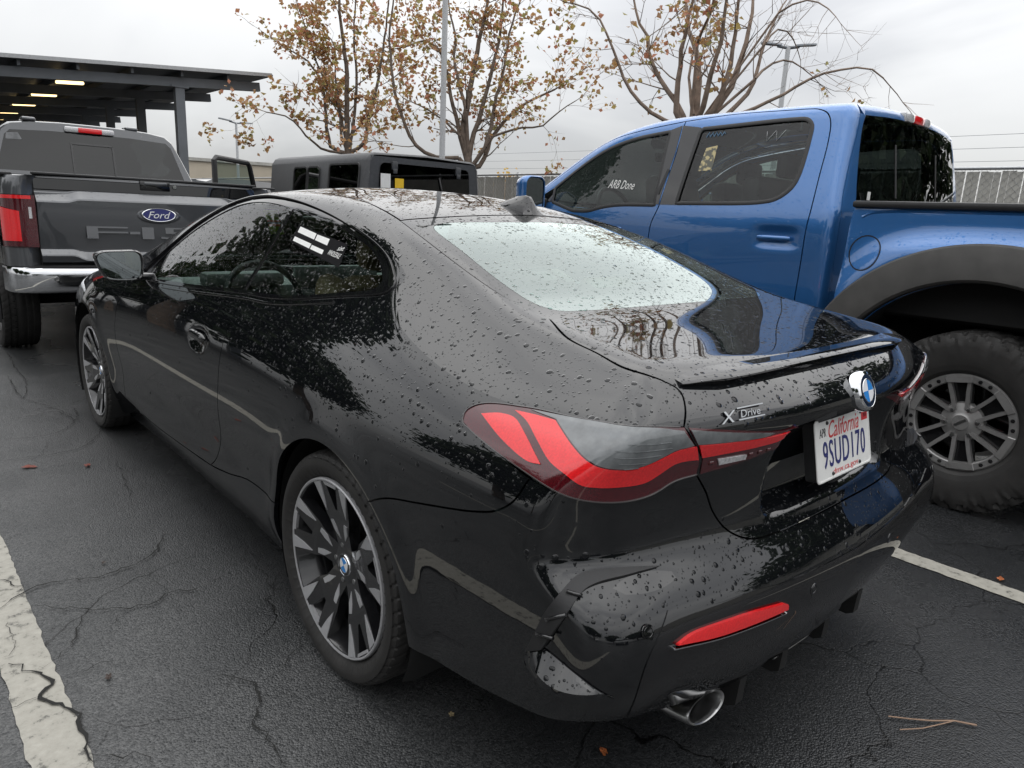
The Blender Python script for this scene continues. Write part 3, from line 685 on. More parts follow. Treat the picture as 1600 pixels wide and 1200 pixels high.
# rocker
both(panel, 'sill', F_coupe, chS, cat(CM([(2.45, .25), (2.265, .28), (1.785, .285), (1.324, .305), (1.003, .325), (.80, .355), (.62, .39), (.3613, .4002)], .02), arc(0, .33, ARR, R(11), R(-26), .016), CM([(.331, .169), (1.2, .165), (2.5, .17)], .03), CM([(2.5, .17), (2.46, .25), (2.45, .25)], .02))[:-1], BP, coupe, .022)
def mirx(p): return p*A([-1]+[1]*(p.shape[1]-1))
def sym(line):                    # left line ending on the centre -> whole line
    l = mirx(line[::-1]); return np.vstack([line, l[1:]])
# roof, glass, lid, bonnet
RR = CM(A([(-.527, .260, 1.272), (-.462, .245, 1.284), (-.375, .228, 1.292), (-.219, .21, 1.300), (0, .203, 1.306)]), .016)
dl = CM(DITCH, .02); front_edge = CM(A([(-.50, 1.72, 1.29), (-.3, 1.755, 1.32), (0, 1.77, 1.325)]), .03)
roof_loop = np.vstack([dl[:-1], sym(RR)[:-1], mirx(dl[::-1])[:-1], sym(front_edge)[::-1][:-1]])
panel('roof', F_coupe, chT, roof_loop, BP, coupe, .018, gap=.004)
GB = CM(A([(-.570, -.453, 1.070), (-.424, -.468, 1.068), (-.258, -.474, 1.068), (0, -.476, 1.070)]), .016)
gl = CM(CGL, .016)
rear_loop = np.vstack([gl[:-1], sym(GB)[:-1], mirx(gl[::-1])[:-1], sym(RR)[::-1][:-1]])
inner = CM(A([(-.475, .155), (-.51, -.06), (-.525, -.25), (-.52, -.36), (-.49, -.405), (-.40, -.42), (0, -.428), (.40, -.42), (.49, -.405), (.52, -.36), (.525, -.25), (.51, -.06), (.475, .155), (.44, .175), (.2, .135), (0, .13), (-.2, .135), (-.44, .175)]), .02, True)
panel('rear_window', F_coupe, chT, inner, MT['glass_rear'], coupe, .02, d=-.0015, flange=0, gap=0)
panel('window_border', F_coupe, chT, rear_loop, MT['frit'], coupe, .02, holes=[inner], d=-.0015, flange=.004, gap=.0015)
for k_ in range(13):
    y_ = .05-.036*k_; xw = .455-.0*k_
    panel('heater_line', F_coupe, chT, loop2([[(-xw, y_), (xw, y_)], [(xw, y_), (xw, y_-.0022)], [(xw, y_-.0022), (-xw, y_-.0022)], [(-xw, y_-.0022), (-xw, y_)]], .05), MT['heater'], bpy.data.objects['rear_window'], .05, d=-.004, flange=0, gap=0)
lid1 = CM(LID1, .012); lid2 = CM(LID2, .012); lid3 = CM(LID3, .012)
lid_loop = np.vstack([GB[::-1][:0], lid1[:-1], lid2[:-1], sym(lid3)[:-1], mirx(np.vstack([lid1[:-1], lid2])[::-1])[:-1], mirx(GB)[::1][:0], sym(GB)[::-1][:-1]])
panel('boot_lid', F_coupe, chX, lid_loop, BP, coupe, .012)
WB = CM(A([(-.735, 2.36, .98), (-.5, 2.5, 1.0), (0, 2.58, 1.0)]), .03); ws = CM(WSH, .03)
panel('windscreen', F_coupe, chT, np.vstack([ws[:-1], sym(WB)[:-1], mirx(ws[::-1])[:-1], sym(front_edge)[::-1][:-1]]), MT['glass_front'], coupe, .03, flange=.004)
hood_side = CM(A([(-.735, 2.36, .98), (-.75, 2.6, .95), (-.74, 3.0, .9), (-.70, 3.4, .8), (-.60, 3.62, .7)]), .04); hf = CM(A([(-.60, 3.62, .7), (-.3, 3.70, .7), (0, 3.72, .7)]), .04)
panel('bonnet', F_coupe, chT, np.vstack([hood_side[:-1], sym(hf)[:-1], mirx(hood_side[::-1])[:-1], sym(WB)[::-1][:-1]]), BP, coupe, .03)
nose = VCyl(2.6, 1.0, 2.2)
# front bumper skin (faces away from the camera)
class Nose(VCyl):
    def ray(s, q):
        a = q[:, 0]/s.R; D = np.stack([np.sin(a), np.cos(a), 0*a], 1); C = np.stack([0*a, 0*a+s.y0, q[:, 1]], 1); return C+D*s.far, -D, 0, s.far-.05
    def inv(s, P): return np.stack([np.arctan2(P[:, 0], P[:, 1]-s.y0)*s.R, P[:, 2]], 1)
panel('front_bumper', F_coupe, Nose(2.6, 1., 2.), loop2([[(-.85, .40), (-.85, .16)], [(-.85, .16), (.85, .16)], [(.85, .16), (.85, .40)], [(.85, .40), (.76, .55), (.70, .68), (.4, .70), (0, .70), (-.4, .70), (-.70, .68), (-.76, .55), (-.85, .40)]], .04), BP, coupe, .04)
# rear bumper
b_arch = s3(arc(0, .33, ARR, R(188), R(129)))
BOT = CM(A([(-.905, -.364, .279), (-.885, -.595, .300), (-.872, -.78, .333), (-.835, -.877, .358), (-.745, -.90, .335), (-.60, -.90, .290), (-.42, -.925, .262), (-.2, -.930, .245), (0, -.934, .238)]), .014)
half = np.vstack([b_arch[:-1], CM(np.vstack([s3(q_arch[-1:]), BSEAM[1:]]), .012)[:-1], CM(TLB_A[::-1], .012)[:-1], lid3])
bump_loop = np.vstack([half[:-1], mirx(half[::-1])[:-1], sym(BOT)[::-1][:-1]])
panel('rear_bumper', F_coupe, chV, bump_loop, BP, coupe, .0125)
# tail lamps
lamp_o = np.vstack([CM(TLTOP, .01)[:-1], lid2[:-1], CM(TLBOT, .01)[:-1]])
TLI = [A([(-0.622, -0.898, 0.923), (-0.518, -0.926, 0.908), (-0.376, -0.949, 0.887), (-.293, -.965, .884)]), A([(-.293, -.965, .884), (-.325, -.95, .852), (-.345, -.95, .838)]), A([(-.345, -.95, .838), (-0.441, -0.917, 0.823), (-0.555, -0.893, 0.813)]), A([(-0.555, -0.893, 0.813), (-0.572, -0.904, 0.861), (-0.605, -0.906, 0.895), (-0.622, -0.898, 0.923)])]
lamp_i = loop2(TLI, .01)
# lit guides, smoked upper lens and reflectors of each lamp; traced shapes that wrap round the corner
def lamp_bits(parent, bits):
    for nm, mt, d, pts, step in bits:
        panel(nm, F_coupe, chV, loop2([A(p) for p in pts], .008), MT[mt], parent, .012, d=d, gap=0, flange=.003)
o1 = panel('tail_lamp', F_coupe, chV, lamp_o, MT['lens_darkred'], coupe, .012, d=.002, gap=.001, flange=.014)
o2 = panel('tail_lamp', F_coupe, chV, lamp_i, MT['lens_darkred'], coupe, .012, d=.002, gap=.0, flange=.012)
for o_, bits in ((o1, [
    ('light_guide', 'lens_red', .0045, [[(-0.832, -0.530, 0.893), (-0.818, -0.575, 0.903), (-0.815, -0.617, 0.902), (-0.825, -0.656, 0.885), (-0.845, -0.728, 0.843)], [(-0.845, -0.728, 0.843), (-0.850, -0.698, 0.841), (-0.847, -0.619, 0.861), (-0.832, -0.530, 0.893)]]),
    ('light_guide', 'lens_red', .0045, [[(-0.805, -0.605, 0.914), (-0.796, -0.659, 0.916), (-0.791, -0.708, 0.916)], [(-0.791, -0.708, 0.916), (-0.809, -0.773, 0.886), (-0.813, -0.812, 0.870), (-0.804, -0.833, 0.862), (-0.780, -0.851, 0.857), (-0.744, -0.864, 0.854), (-0.711, -0.874, 0.859), (-0.678, -0.885, 0.870), (-0.649, -0.893, 0.880), (-0.621, -0.900, 0.883), (-0.600, -0.905, 0.884)], [(-0.600, -0.905, 0.884), (-0.580, -0.899, 0.852)], [(-0.580, -0.899, 0.852), (-0.613, -0.893, 0.854), (-0.641, -0.886, 0.851), (-0.672, -0.874, 0.833), (-0.700, -0.865, 0.820), (-0.761, -0.849, 0.819), (-0.803, -0.830, 0.822), (-0.824, -0.815, 0.825), (-0.837, -0.787, 0.839), (-0.838, -0.745, 0.852), (-0.826, -0.696, 0.878), (-0.811, -0.649, 0.902), (-0.805, -0.605, 0.914)]]),
    ('smoked_lens', 'lens_smoke', .004, [[(-0.793, -0.639, 0.922), (-0.776, -0.738, 0.927), (-0.755, -0.831, 0.932), (-0.710, -0.874, 0.931), (-0.638, -0.897, 0.919)], [(-0.638, -0.897, 0.919), (-0.608, -0.904, 0.888)], [(-0.608, -0.904, 0.888), (-0.622, -0.900, 0.886), (-0.650, -0.894, 0.884), (-0.679, -0.886, 0.874), (-0.712, -0.875, 0.862), (-0.745, -0.865, 0.858), (-0.780, -0.851, 0.860), (-0.804, -0.832, 0.865), (-0.812, -0.811, 0.873), (-0.807, -0.772, 0.889), (-0.789, -0.708, 0.918)], [(-0.789, -0.708, 0.918), (-0.793, -0.639, 0.922)]])]),
    (o2, [
    ('light_guide', 'lens_red', .0045, [[(-0.593, -0.906, 0.885), (-0.508, -0.924, 0.880), (-0.405, -0.941, 0.876), (-.31, -.958, .878)], [(-.31, -.958, .878), (-0.342, -0.945, 0.862), (-0.407, -0.934, 0.857), (-0.494, -0.919, 0.856), (-0.572, -0.902, 0.855)], [(-0.572, -0.902, 0.855), (-0.593, -0.906, 0.885)]]),
    ('rear_reflector', 'lens_clear', .0045, [[(-0.523, -0.909, 0.844), (-0.439, -0.924, 0.842)], [(-0.439, -0.924, 0.842), (-0.435, -0.920, 0.830)], [(-0.435, -0.920, 0.830), (-0.514, -0.906, 0.829)], [(-0.514, -0.906, 0.829), (-0.523, -0.909, 0.844)]]),
    ('smoked_lens', 'lens_smoke', .004, [[(-0.619, -0.900, 0.919), (-0.518, -0.926, 0.904), (-0.375, -0.948, 0.884)], [(-0.375, -0.948, 0.884), (-0.407, -0.942, 0.879), (-0.509, -0.925, 0.883), (-0.598, -0.906, 0.888)], [(-0.598, -0.906, 0.888), (-0.619, -0.900, 0.919)]])])):
    for nm, mt, d, segs in bits:
        panel(nm, F_coupe, chV, loop2([A(q_) for q_ in segs], .008), MT[mt], o_, .011, d=d, gap=0, flange=.003)
def mirror_tree(o):
    m = mirror_copy(o)
    for ch in kids(o): mirror_copy(ch, parent=m)
    return m
mirror_tree(o1); mirror_tree(o2)
tl_edge = np.vstack([CM(TLBOT, .012)[:-1], CM(TLTOP, .012)])
strip('lamp_edge', F_coupe, chV, chV.inv(tl_edge[::2]), MT['edge_bright'], o1, .003, .0045, .010)
for k_, (p0_, p1_) in enumerate((((-.74, -.845, .905), (-.655, -.878, .902)), ((-.76, -.835, .893), (-.65, -.878, .890)), ((-.76, -.833, .881), (-.672, -.87, .878)), ((-.752, -.838, .869), (-.70, -.858, .866)), ((-.742, -.842, .858), (-.715, -.853, .857)))):
    strip('lamp_rib', F_coupe, chV, chV.inv(A([p0_, p1_])), MT['lens_smoke'], o1, .0012, .0052, .02)
for k_ in range(7):
    t_ = k_/6; strip('lamp_rib', F_coupe, chV, chV.inv(A([(-.545+.17*t_, -.905-.035*t_, .836+.004*t_), (-.545+.17*t_+.012, -.905-.035*t_, .836+.004*t_)])), MT['lens_darkred'], o2, .010, .0042, .006)
# side windows and their gloss black frame
GLF = [[(1.95, .952), (1.65, .962), (1.2, .986), (.865, 1.008)], [(.865, 1.008), (.925, 1.292)], [(.925, 1.292), (1.054, 1.305), (1.237, 1.310), (1.427, 1.294), (1.61, 1.244), (1.80, 1.160), (1.93, 1.06), (1.97, .99), (1.95, .952)]]
GLR = [[(.845, 1.009), (.616, 1.018), (.47, 1.031), (.25, 1.063), (.135, 1.081)], [(.135, 1.081), (.105, 1.093), (.105, 1.112)], [(.105, 1.112), (.16, 1.148), (.24, 1.182), (.42, 1.226), (.64, 1.266), (.90, 1.290)], [(.90, 1.290), (.845, 1.009)]]
dlo_loop = cat(CM(DLO_UP, .014), CM(BELT, .016), CM(BELT2, .014))[:-1]
gf, gr = loop2([A(q_) for q_ in GLF], .014), loop2([A(q_) for q_ in GLR], .014)
both(panel, 'window_frame', F_coupe, chS, dlo_loop, MT['black_gloss'], coupe, .02, holes=[gf, gr], d=-.003, flange=.006, gap=.001)
both(panel, 'side_window', F_coupe, chS, gf, MT['glass_side'], coupe, .03, d=-.006, flange=0, gap=0)
rwin, rwin2 = both(panel, 'side_window', F_coupe, chS, gr, MT['glass_side'], coupe, .03, d=-.006, flange=0, gap=0)
both(strip, 'window_moulding', F_coupe, chS, cat(CM(DLO_UP, .012), CM(BELT, .012), CM(BELT2, .012))[:-1], MT['black_gloss'], coupe, .009, .006, .012, True)
both(strip, 'belt_moulding', F_coupe, chS, [(y, z-.016) for y, z in BELT[1:]+BELT2[1:-1]], MT['black_gloss'], coupe, .010, .005)
MT['sticker_black'] = pbr('sticker_black', (.008, .008, .009), .9, spec=.1)
# stickers on the rear side window
STK = dict(b1=[(.758, 1.233), (.618, 1.215), (.609, 1.196), (.752, 1.214)], b2=[(.609, 1.213), (.513, 1.203), (.503, 1.183), (.601, 1.195)], b3=[(.751, 1.199), (.607, 1.182), (.602, 1.167), (.746, 1.185)], b4=[(.599, 1.179), (.503, 1.168), (.497, 1.155), (.593, 1.166)],
           sixt=[(.437, 1.186), (.391, 1.187), (.381, 1.172), (.430, 1.172)], whole=[(.485, 1.175), (.378, 1.164), (.368, 1.147), (.474, 1.157)], dark=[(.778, 1.239), (.393, 1.194), (.350, 1.125), (.761, 1.181)])
def on_window(name, quad, mat, d, parent, step=.01):
    return panel(name, F_coupe, chS, loop2([[quad[i], quad[(i+1) % 4]] for i in range(4)], step), mat, parent, .02, d=d, flange=0, gap=0)
stk = on_window('window_sticker', STK['dark'], MT['sticker_black'], -.004, coupe)
tag(stk, 'black rental sticker with white fields on the rear side window')
for k_ in ('b1', 'b2', 'b3', 'b4'): on_window('white_field', STK[k_], MT['white'], -.0032, stk)
def fit_text(s, M, w, h, mat, name, parent, depth=.0006, shear=0, space=1.):
    """lettering fitted to a box w x h, centred on M's origin, in its xy plane"""
    V, Fc = text_mesh(s, 1, 0, shear=shear, space=space)
    a = np.array([v[:] for v in V]); lo, hi = a.min(0), a.max(0); c = (lo+hi)/2; k = np.array([w, h])/(hi-lo)[:2]
    n = len(a); xy = (a[:, :2]-c[:2])*k
    top = [M @ Vector((x, y, depth)) for x, y in xy]; bot = [M @ Vector((x, y, -.0004)) for x, y in xy]
    from collections import Counter
    ec = Counter(); 
    for f in Fc:
        for i in range(len(f)): ec[(f[i], f[(i+1) % len(f)])] += 1
    F = [tuple(f) for f in Fc]+[(b, a_, a_+n, b+n) for a_, b in ec if (b, a_) not in ec]
    return MB().add(top+bot, F).build(name, mat, parent)
def frame(P, right, normal):
    n = Vector(normal).normalized(); r = Vector(right); r = (r-n*r.dot(n)).normalized(); u = n.cross(r)
    return Matrix(((r.x, u.x, n.x, P[0]), (r.y, u.y, n.y, P[1]), (r.z, u.z, n.z, P[2]), (0, 0, 0, 1)))
def win_frame(*q):
    P, N = surf(F_coupe, chS, A(q)); return frame(P.mean(0)+N[0]*-.003, P[1]-P[0], N[0])
fit_text('sixt', win_frame(*STK['sixt']), .036, .017, MT['white'], 'sticker_lettering', stk, 0, .15)
fit_text('WHOLESALE', win_frame(*STK['whole']), .085, .018, MT['white'], 'sticker_lettering', stk, 0)

def warp(mb, fn): mb.v = [fn(*v) for v in mb.v]; return mb
def tyre_mb(Rt, rr, w, nb, style='road'):
    sub = 8; n = nb*sub; th = np.arange(n)*2*np.pi/n
    if style == 'road':
        prof = [(.36, rr-.004), (.40, rr+.004), (.455, rr+.22*(Rt-rr)), (.492, rr+.45*(Rt-rr)), (.5, rr+.58*(Rt-rr)), (.49, rr+.76*(Rt-rr)), (.468, Rt-.017), (.448, Rt-.009), (.42, Rt-.005), (.36, Rt-.002)]
        tread = [.33, .30, .295, .27, .265, .2, .14, .135, .11, .105, .05]
    else:
        prof = [(.36, rr-.004), (.40, rr+.006), (.45, rr+.10*(Rt-rr)), (.475, rr+.22*(Rt-rr)), (.478, rr+.24*(Rt-rr)), (.497, rr+.42*(Rt-rr)), (.5, rr+.55*(Rt-rr)), (.508, rr+.66*(Rt-rr)), (.508, rr+.72*(Rt-rr)), (.50, rr+.80*(Rt-rr)), (.49, Rt-.026), (.475, Rt-.012), (.44, Rt-.004), (.38, Rt-.001)]
        tread = [.33, .27, .25, .2, .14, .12, .06]
    rows = [(h*w, r) for h, r in prof]+[(h*w, Rt) for h in tread]+[(-h*w, Rt) for h in tread[::-1]]+[(-h*w, r) for h, r in prof[::-1]]
    h = np.array([a for a, b in rows]); r = np.array([b for a, b in rows]); u = np.abs(h)/w
    ph = (th[None]*nb/(2*np.pi)+(h[:, None]*14 if style == 'road' else 1.1*np.sin(h[:, None]*38))) % 1
    D = np.zeros((len(rows), n))
    if style == 'road':
        sh = (u > .31) & (u < .47); D += np.where(sh[:, None] & (ph < .13), .0042, 0)
        mid = (u < .28) & (u > .13); D += np.where(mid[:, None] & (ph < .1), .004, 0)
        D += np.where(((u > .262) & (u < .297)) | ((u > .103) & (u < .137)), .007, 0)[:, None]
    else:
        alt = (np.floor(th*nb/(2*np.pi)) % 2)[None]
        sh = (u > .30) & (u < .498) & (r > rr+.62*(Rt-rr)); D += np.where(sh[:, None] & (ph < .26), .013, 0)
        D += np.where(((u > .44) & (u < .52) & (r > rr+.6*(Rt-rr)))[:, None] & (alt == 1) & (ph >= .26), .006, 0)
        D += np.where((u < .26)[:, None] & (ph < .22), .010, 0)
        D += np.where((u > .24) & (u < .29), .010, 0)[:, None]+np.where((u > .11) & (u < .15), .008, 0)[:, None]
    rad = r[:, None]-D; hh = h[:, None]*np.ones(n)-np.where(((u > .44) & (r > rr+.55*(Rt-rr)))[:, None], np.sign(h)[:, None]*D*.6, 0)
    V = np.stack([rad*np.cos(th), rad*np.sin(th), hh], -1).reshape(-1, 3); F = []
    for i in range(len(rows)-1):
        a = i*n+np.arange(n); b = i*n+(np.arange(n)+1) % n; F += np.stack([a, b, b+n, a+n], 1).tolist()
    return V, F
def tyre(name, mat, parent, Rt, rr, w, nb, style, z):
    V, F = tyre_mb(Rt, rr, w, nb, style); V = V+A([0, 0, z]); m = MB().add(V.tolist(), F, True); o = m.build(name, mat, parent, 28); return o
def disc_poly(r, a0=0, a1=360, n=24):
    return [(r*math.cos(R(a0+(a1-a0)*i/n)), r*math.sin(R(a0+(a1-a0)*i/n))) for i in range(n+(a1-a0 < 360))]
def roundel(name, parent, M, r, rin, rot=0, ring='black_gloss', t=.004, outer='chrome'):
    o = MB().prism(disc_poly(r, n=40)[:40], 0, t, M).build(name, MT[ring], parent)
    MB().lathe([(r*.97, t-.0003), (r*1.0, t+.0006), (r*1.05, t*.6), (r*1.06, 0)], 40, M).build('roundel_ring', MT[outer], parent)
    if rin:
        M2 = M @ Matrix.Rotation(rot, 4, 'Z')
        for k in range(4):
            MB().prism([(0, 0)]+disc_poly(rin, 90*k, 90*k+90, 12), t, t+.0008, M2).build('roundel_quarter', MT['blue_enamel' if k % 2 == 0 else 'white_enamel'], parent)
        MB().lathe([(rin, t+.001), (rin*1.06, t+.0014), (rin*1.1, t+.0004)], 32, M).build('roundel_ring', MT[outer], parent)
    return o
# ---- one wheel: local z points outward
def coupe_wheel():
    w = MB().lathe([(.2375, -.225), (.222, -.2), (.218, -.12), (.222, -.06), (.235, -.03), (.2425, -.006), (.2445, -.0015), (.2475, 0)], 72).build('wheel', MT['rim_black'], coupe)
    MB().lathe([(.2472, -.004), (.2478, .002), (.2525, .0035), (.2555, .001), (.2565, -.008)], 72).build('rim_lip', MT['rim_cut'], w)
    tyre('tyre', MT['rubber'], w, .330, .252, .252, 56, 'road', -.113)
    cone = lambda x, y, z: (x, y, z+.20*(math.hypot(x, y)-.245) if math.hypot(x, y) > .05 else z-.039)
    body = [(-.036, .045), (.036, .045), (.042, .105), (.062, .140), (.0885, .2300), (.0300, .2450), (.006, .166), (-.006, .166), (-.0300, .2450), (-.0885, .2300), (-.062, .140), (-.042, .105)]
    shard = [(.054, .152), (.0885, .2300), (.052, .2410), (.050, .195)]; shard2 = [(.0300, .2445), (.044, .2425), (.030, .200), (.008, .170)]
    patch = [(.012, .074), (.036, .098), (.045, .126), (.030, .130), (.020, .108)]
    bar = [(-.0345, .2445), (.0345, .2445), (.030, .236), (-.030, .236)]
    sp = cut = pt = None
    for k in range(5):
        if sp is None:
            sp = warp(MB().prism(body, -.034, 0), cone).build('spoke', MT['rim_black'], w, 20)
            cut = [warp(MB().prism([(sg*x, y) for x, y in (pl if sg > 0 else pl[::-1])], .0003, .003), cone).build('machined_face', MT['rim_cut'], w, 20) for sg in (1, -1) for pl in (shard, patch)]
            cut.append(warp(MB().prism(bar, -.006, .0025), cone).build('machined_face', MT['rim_cut'], w, 20))
        for o in [sp]+cut:
            q = o if k == 0 else link(o.copy(), w)
            q.rotation_euler = (0, 0, 2*math.pi*k/5+R(4))
    MB().lathe([(.0, -.034), (.040, -.034), (.060, -.037), (.066, -.06)], 40).build('hub', MT['rim_black'], w)
    roundel('hub_cap', w, Matrix.Translation((0, 0, -.034)), .031, .021, R(40), t=.004)
    bolt = None
    for k in range(5):
        a = R(36)+2*math.pi*k/5
        if bolt is None: bolt = MB().lathe([(0, .012), (.007, .012), (.0085, 0), (.0115, 0), (.012, -.02)], 12).build('wheel_bolt', MT['satin'], w)
        else: bolt = link(bolt.copy(), w)
        bolt.location = (.056*math.cos(a), .056*math.sin(a), -.046)
    MB().lathe([(.07, -.075), (.168, -.075), (.172, -.078), (.172, -.1), (.165, -.102), (.07, -.102)], 64).build('brake_disc', MT['satin'], w)
    MB().box((.125, .05, -.085), (.06, .13, .06), bev=.012).build('brake_caliper', MT['rim_black'], w)
    return w
LW = Matrix(((0, 0, -1, 0), (-1, 0, 0, 0), (0, 1, 0, 0), (0, 0, 0, 1))); RW = Matrix(((0, 0, 1, 0), (1, 0, 0, 0), (0, 1, 0, 0), (0, 0, 0, 1)))
w0 = coupe_wheel(); w0.matrix_local = Matrix.Translation((-.902, 0, .33)) @ LW
for M_, a_ in ((Matrix.Translation((.902, 0, .33)) @ RW, 0), (Matrix.Translation((-.884, 2.851, .33)) @ LW, 30), (Matrix.Translation((.884, 2.851, .33)) @ RW, 0)):
    c_ = copy_tree(w0, coupe); c_.matrix_local = M_ @ Matrix.Rotation(R(a_), 4, 'Z')
# wheel housings and floor pan
for cy_, rr_ in ((0, .382), (2.851, .40)):
    for sg in (-1, 1):
        a = np.linspace(R(-28), R(208), 40); lo = [[(sg*xx, cy_+rr_*math.cos(t), .33+rr_*math.sin(t)) for t in a] for xx in (.905, .86, .6)]
        lo[0] = [(sg*.893, cy_+(rr_-.01)*math.cos(t), .33+(rr_-.01)*math.sin(t)) for t in a]
        m = MB().ring(lo, closed=False, caps=False); m.add([(sg*.6, cy_+rr_*math.cos(t), .33+rr_*math.sin(t)) for t in a], [tuple(range(40))]); m.build('wheel_housing', MT['dark'], coupe)
MB().box((0, 1.55, .22), (1.16, 4.2, .12)).box((0, 1.42, .22), (1.62, 1.95, .10)).build('floor_pan', MT['dark'], coupe)
# ---- cabin
cab = MB(); cab.box((-.755, 1.1, .6), (.02, 2.3, .66)).box((.755, 1.1, .6), (.02, 2.3, .66)).box((0, .9, .30), (1.5, 2.6, .04)).box((0, -.36, .98), (1.10, .42, .03)).box((0, -.12, .75), (1.3, .04, .5)).box((0, 2.3, .6), (1.4, .04, .6))
cab.build('cabin_lining', MT['seat'], coupe)
def seat(x, y, w, back_h, lean, head=True):
    s = MB().box((x, y+.22, .42), (w, .50, .16), bev=.06)
    Mb = Matrix.Rotation(R(lean), 4, 'X')
    for dx, ww, th in ((0, w*.62, .13), (-w*.38, w*.2, .17), (w*.38, w*.2, .17)): s.box((x+dx, y-.10, .46+back_h/2), (ww, th, back_h), Mb, .05)
    if head: s.box((x, y-.10-math.tan(R(lean))*back_h*.5-.05, .46+back_h+.10), (w*.52, .11, .18), Mb, .045)
    return s
for x_, y_ in ((-.37, .80), (.37, .80)): seat(x_, y_, .50, .62, 18).build('front_seat', MT['tan'], coupe)
for x_ in (-.36, .36): seat(x_, .42, .54, .44, 22).build('rear_seat', MT['tan'], coupe)
MB().box((0, 2.12, .83), (1.46, .42, .16), bev=.06).box((-.37, 1.93, .93), (.40, .10, .07), bev=.02).box((.15, 1.93, .93), (.5, .03, .12), bev=.01).build('dashboard', MT['trim_grey'], coupe)
sw = MB(); Ms = Matrix.Translation((-.37, 1.66, .86)) @ Matrix.Rotation(R(66), 4, 'X')
sw.tube([Ms @ Vector((.18*math.cos(t), .18*math.sin(t), 0)) for t in np.linspace(0, 2*math.pi, 33)], .016, 8, False)
for t in (R(0), R(180), R(270)): sw.tube([Ms @ Vector((.05*math.cos(t), .05*math.sin(t), -.02)), Ms @ Vector((.17*math.cos(t), .17*math.sin(t), 0))], .014, 6)
sw.lathe([(0, .01), (.06, .0), (.065, -.03)], 20, Ms); sw.build('steering_wheel', MT['seat'], coupe)
MB().box((0, 1.80, 1.22), (.22, .03, .06), bev=.02).build('rear_view_mirror', MT['seat'], coupe)
for x_ in (-.37, .37): MB().box((x_, .74, .62), (.34, .02, .40), Matrix.Rotation(R(16), 4, 'X'), .008).build('seat_cover', MT['white'], coupe)
# ---- door mirrors
def door_mirror():
    out = [(-1.033, 1.052), (-1.012, 1.066), (-.93, 1.072), (-.862, 1.070), (-.845, 1.056), (-.842, .985), (-.852, .952), (-.88, .943), (-.96, .943), (-.995, .952), (-1.018, .99)]
    o2 = CM(out, .012, True); c = o2.mean(0); lp = []
    for y, k, dz in ((1.868, .90, 0), (1.862, .955, 0), (1.87, 1.0, 0), (1.91, 1.03, 0), (1.97, .94, .002), (2.01, .76, .006), (2.035, .45, .008), (2.04, .1, .008)):
        lp.append([((x-c[0])*k+c[0]+max(0, y-1.87)*.12, y, (z-c[1])*k+c[1]+dz) for x, z in o2])
    m = MB().ring(lp, caps=False); b = m.build('door_mirror', BP, coupe, 60)
    MB().box((-.835, 1.94, .953), (.12, .09, .03), bev=.012).build('mirror_arm', MT['black_gloss'], b)
    g_ = [((x-c[0])*.93+c[0], (z-c[1])*.90+c[1]) for x, z in o2]
    mg = MB(); Mg = frame((0, 1.880, 0), (1, 0, 0), (0, -1, 0)); mg.prism([(x, z) for x, z in g_], 0, .006, Mg); mg.build('mirror_glass', MT['mirror'], b)
    return b
MT['mirror'] = pbr('mirror_glass', (.55, .60, .60), .015, metal=1., var=.02)
mirror_tree(door_mirror())
# ---- handles
def handle():
    ys = np.linspace(1.165, .985, 15); lp = []
    P, N = surf(F_coupe, chS, np.stack([ys, np.full(15, .814)], 1)); x0 = np.interp(ys, [.985, 1.165], [P[-1, 0], P[0, 0]])
    for i, y in enumerate(ys):
        t = (y-.985)/.18; k = max(.25, (1-(2*t-1)**6)); lp.append([(x0[i]-.008+.014*math.cos(a)*k, y, .816+.006*(t-.5)+.0165*math.sin(a)*k) for a in np.linspace(0, 2*math.pi, 13)[:-1]])
    return MB().ring(lp).build('door_handle', BP, coupe, 60)
mirror_copy(handle())
# ---- roof aerial, spoiler, number plate, badges
zt = lambda y: float(coupe_zc([y])[0])
lp = []
for y, h, w_ in ((.415, .002, .012), (.385, .012, .030), (.35, .028, .040), (.305, .047, .044), (.27, .058, .040), (.245, .060, .036), (.235, .052, .036), (.228, .03, .046), (.215, .004, .050)):
    z0 = zt(y)-.004; lp.append([(-w_, y, z0), (-w_*.92, y, z0+h*.25), (-w_*.45, y, z0+h*.72), (-w_*.16, y, z0+h*.97), (w_*.16, y, z0+h*.97), (w_*.45, y, z0+h*.72), (w_*.92, y, z0+h*.25), (w_, y, z0)])
MB().ring(lp).build('roof_aerial', BP, coupe, 40)
sl = CM(A([(-0.577, -0.833, 0.993), (-0.534, -0.838, 0.996), (-.39, -.862, 1.004), (-.19, -.872, 1.006), (0, -.875, 1.006)]), .014)
sp = strip('boot_spoiler', F_coupe, chX, chX.inv(sym(sl)), BP, coupe, .060, .020, .014, prof=[(.5, -.2), (.5, .02), (.1, .45), (-.40, 1.0), (-.5, .92), (-.46, .5), (-.30, -.2)], taper=lambda t: .35+.65*np.clip(np.minimum(t, 1-t)/.10, 0, 1)**.7)
pz = .21; Pn = frame((0, -.945, .790), (1, 0, 0), (0, -math.cos(pz), math.sin(pz)))
def rrect(w, h, r, n=6):
    o = []
    for cx, cy, a in ((w/2-r, h/2-r, 0), (-w/2+r, h/2-r, 90), (-w/2+r, -h/2+r, 180), (w/2-r, -h/2+r, 270)):
        o += [(cx+r*math.cos(R(a+90*i/n)), cy+r*math.sin(R(a+90*i/n))) for i in range(n+1)]
    return o
plate = MB().prism(rrect(.3048, .1524, .012), 0, .002, Pn).build('number_plate', MT['white'], coupe)
MB().prism(rrect(.296, .144, .010), -.03, -.0005, Pn).build('plate_holder', MT['black_plastic'], coupe)
T = lambda x, y, z=.0022: Pn @ Matrix.Translation((x, y, z))
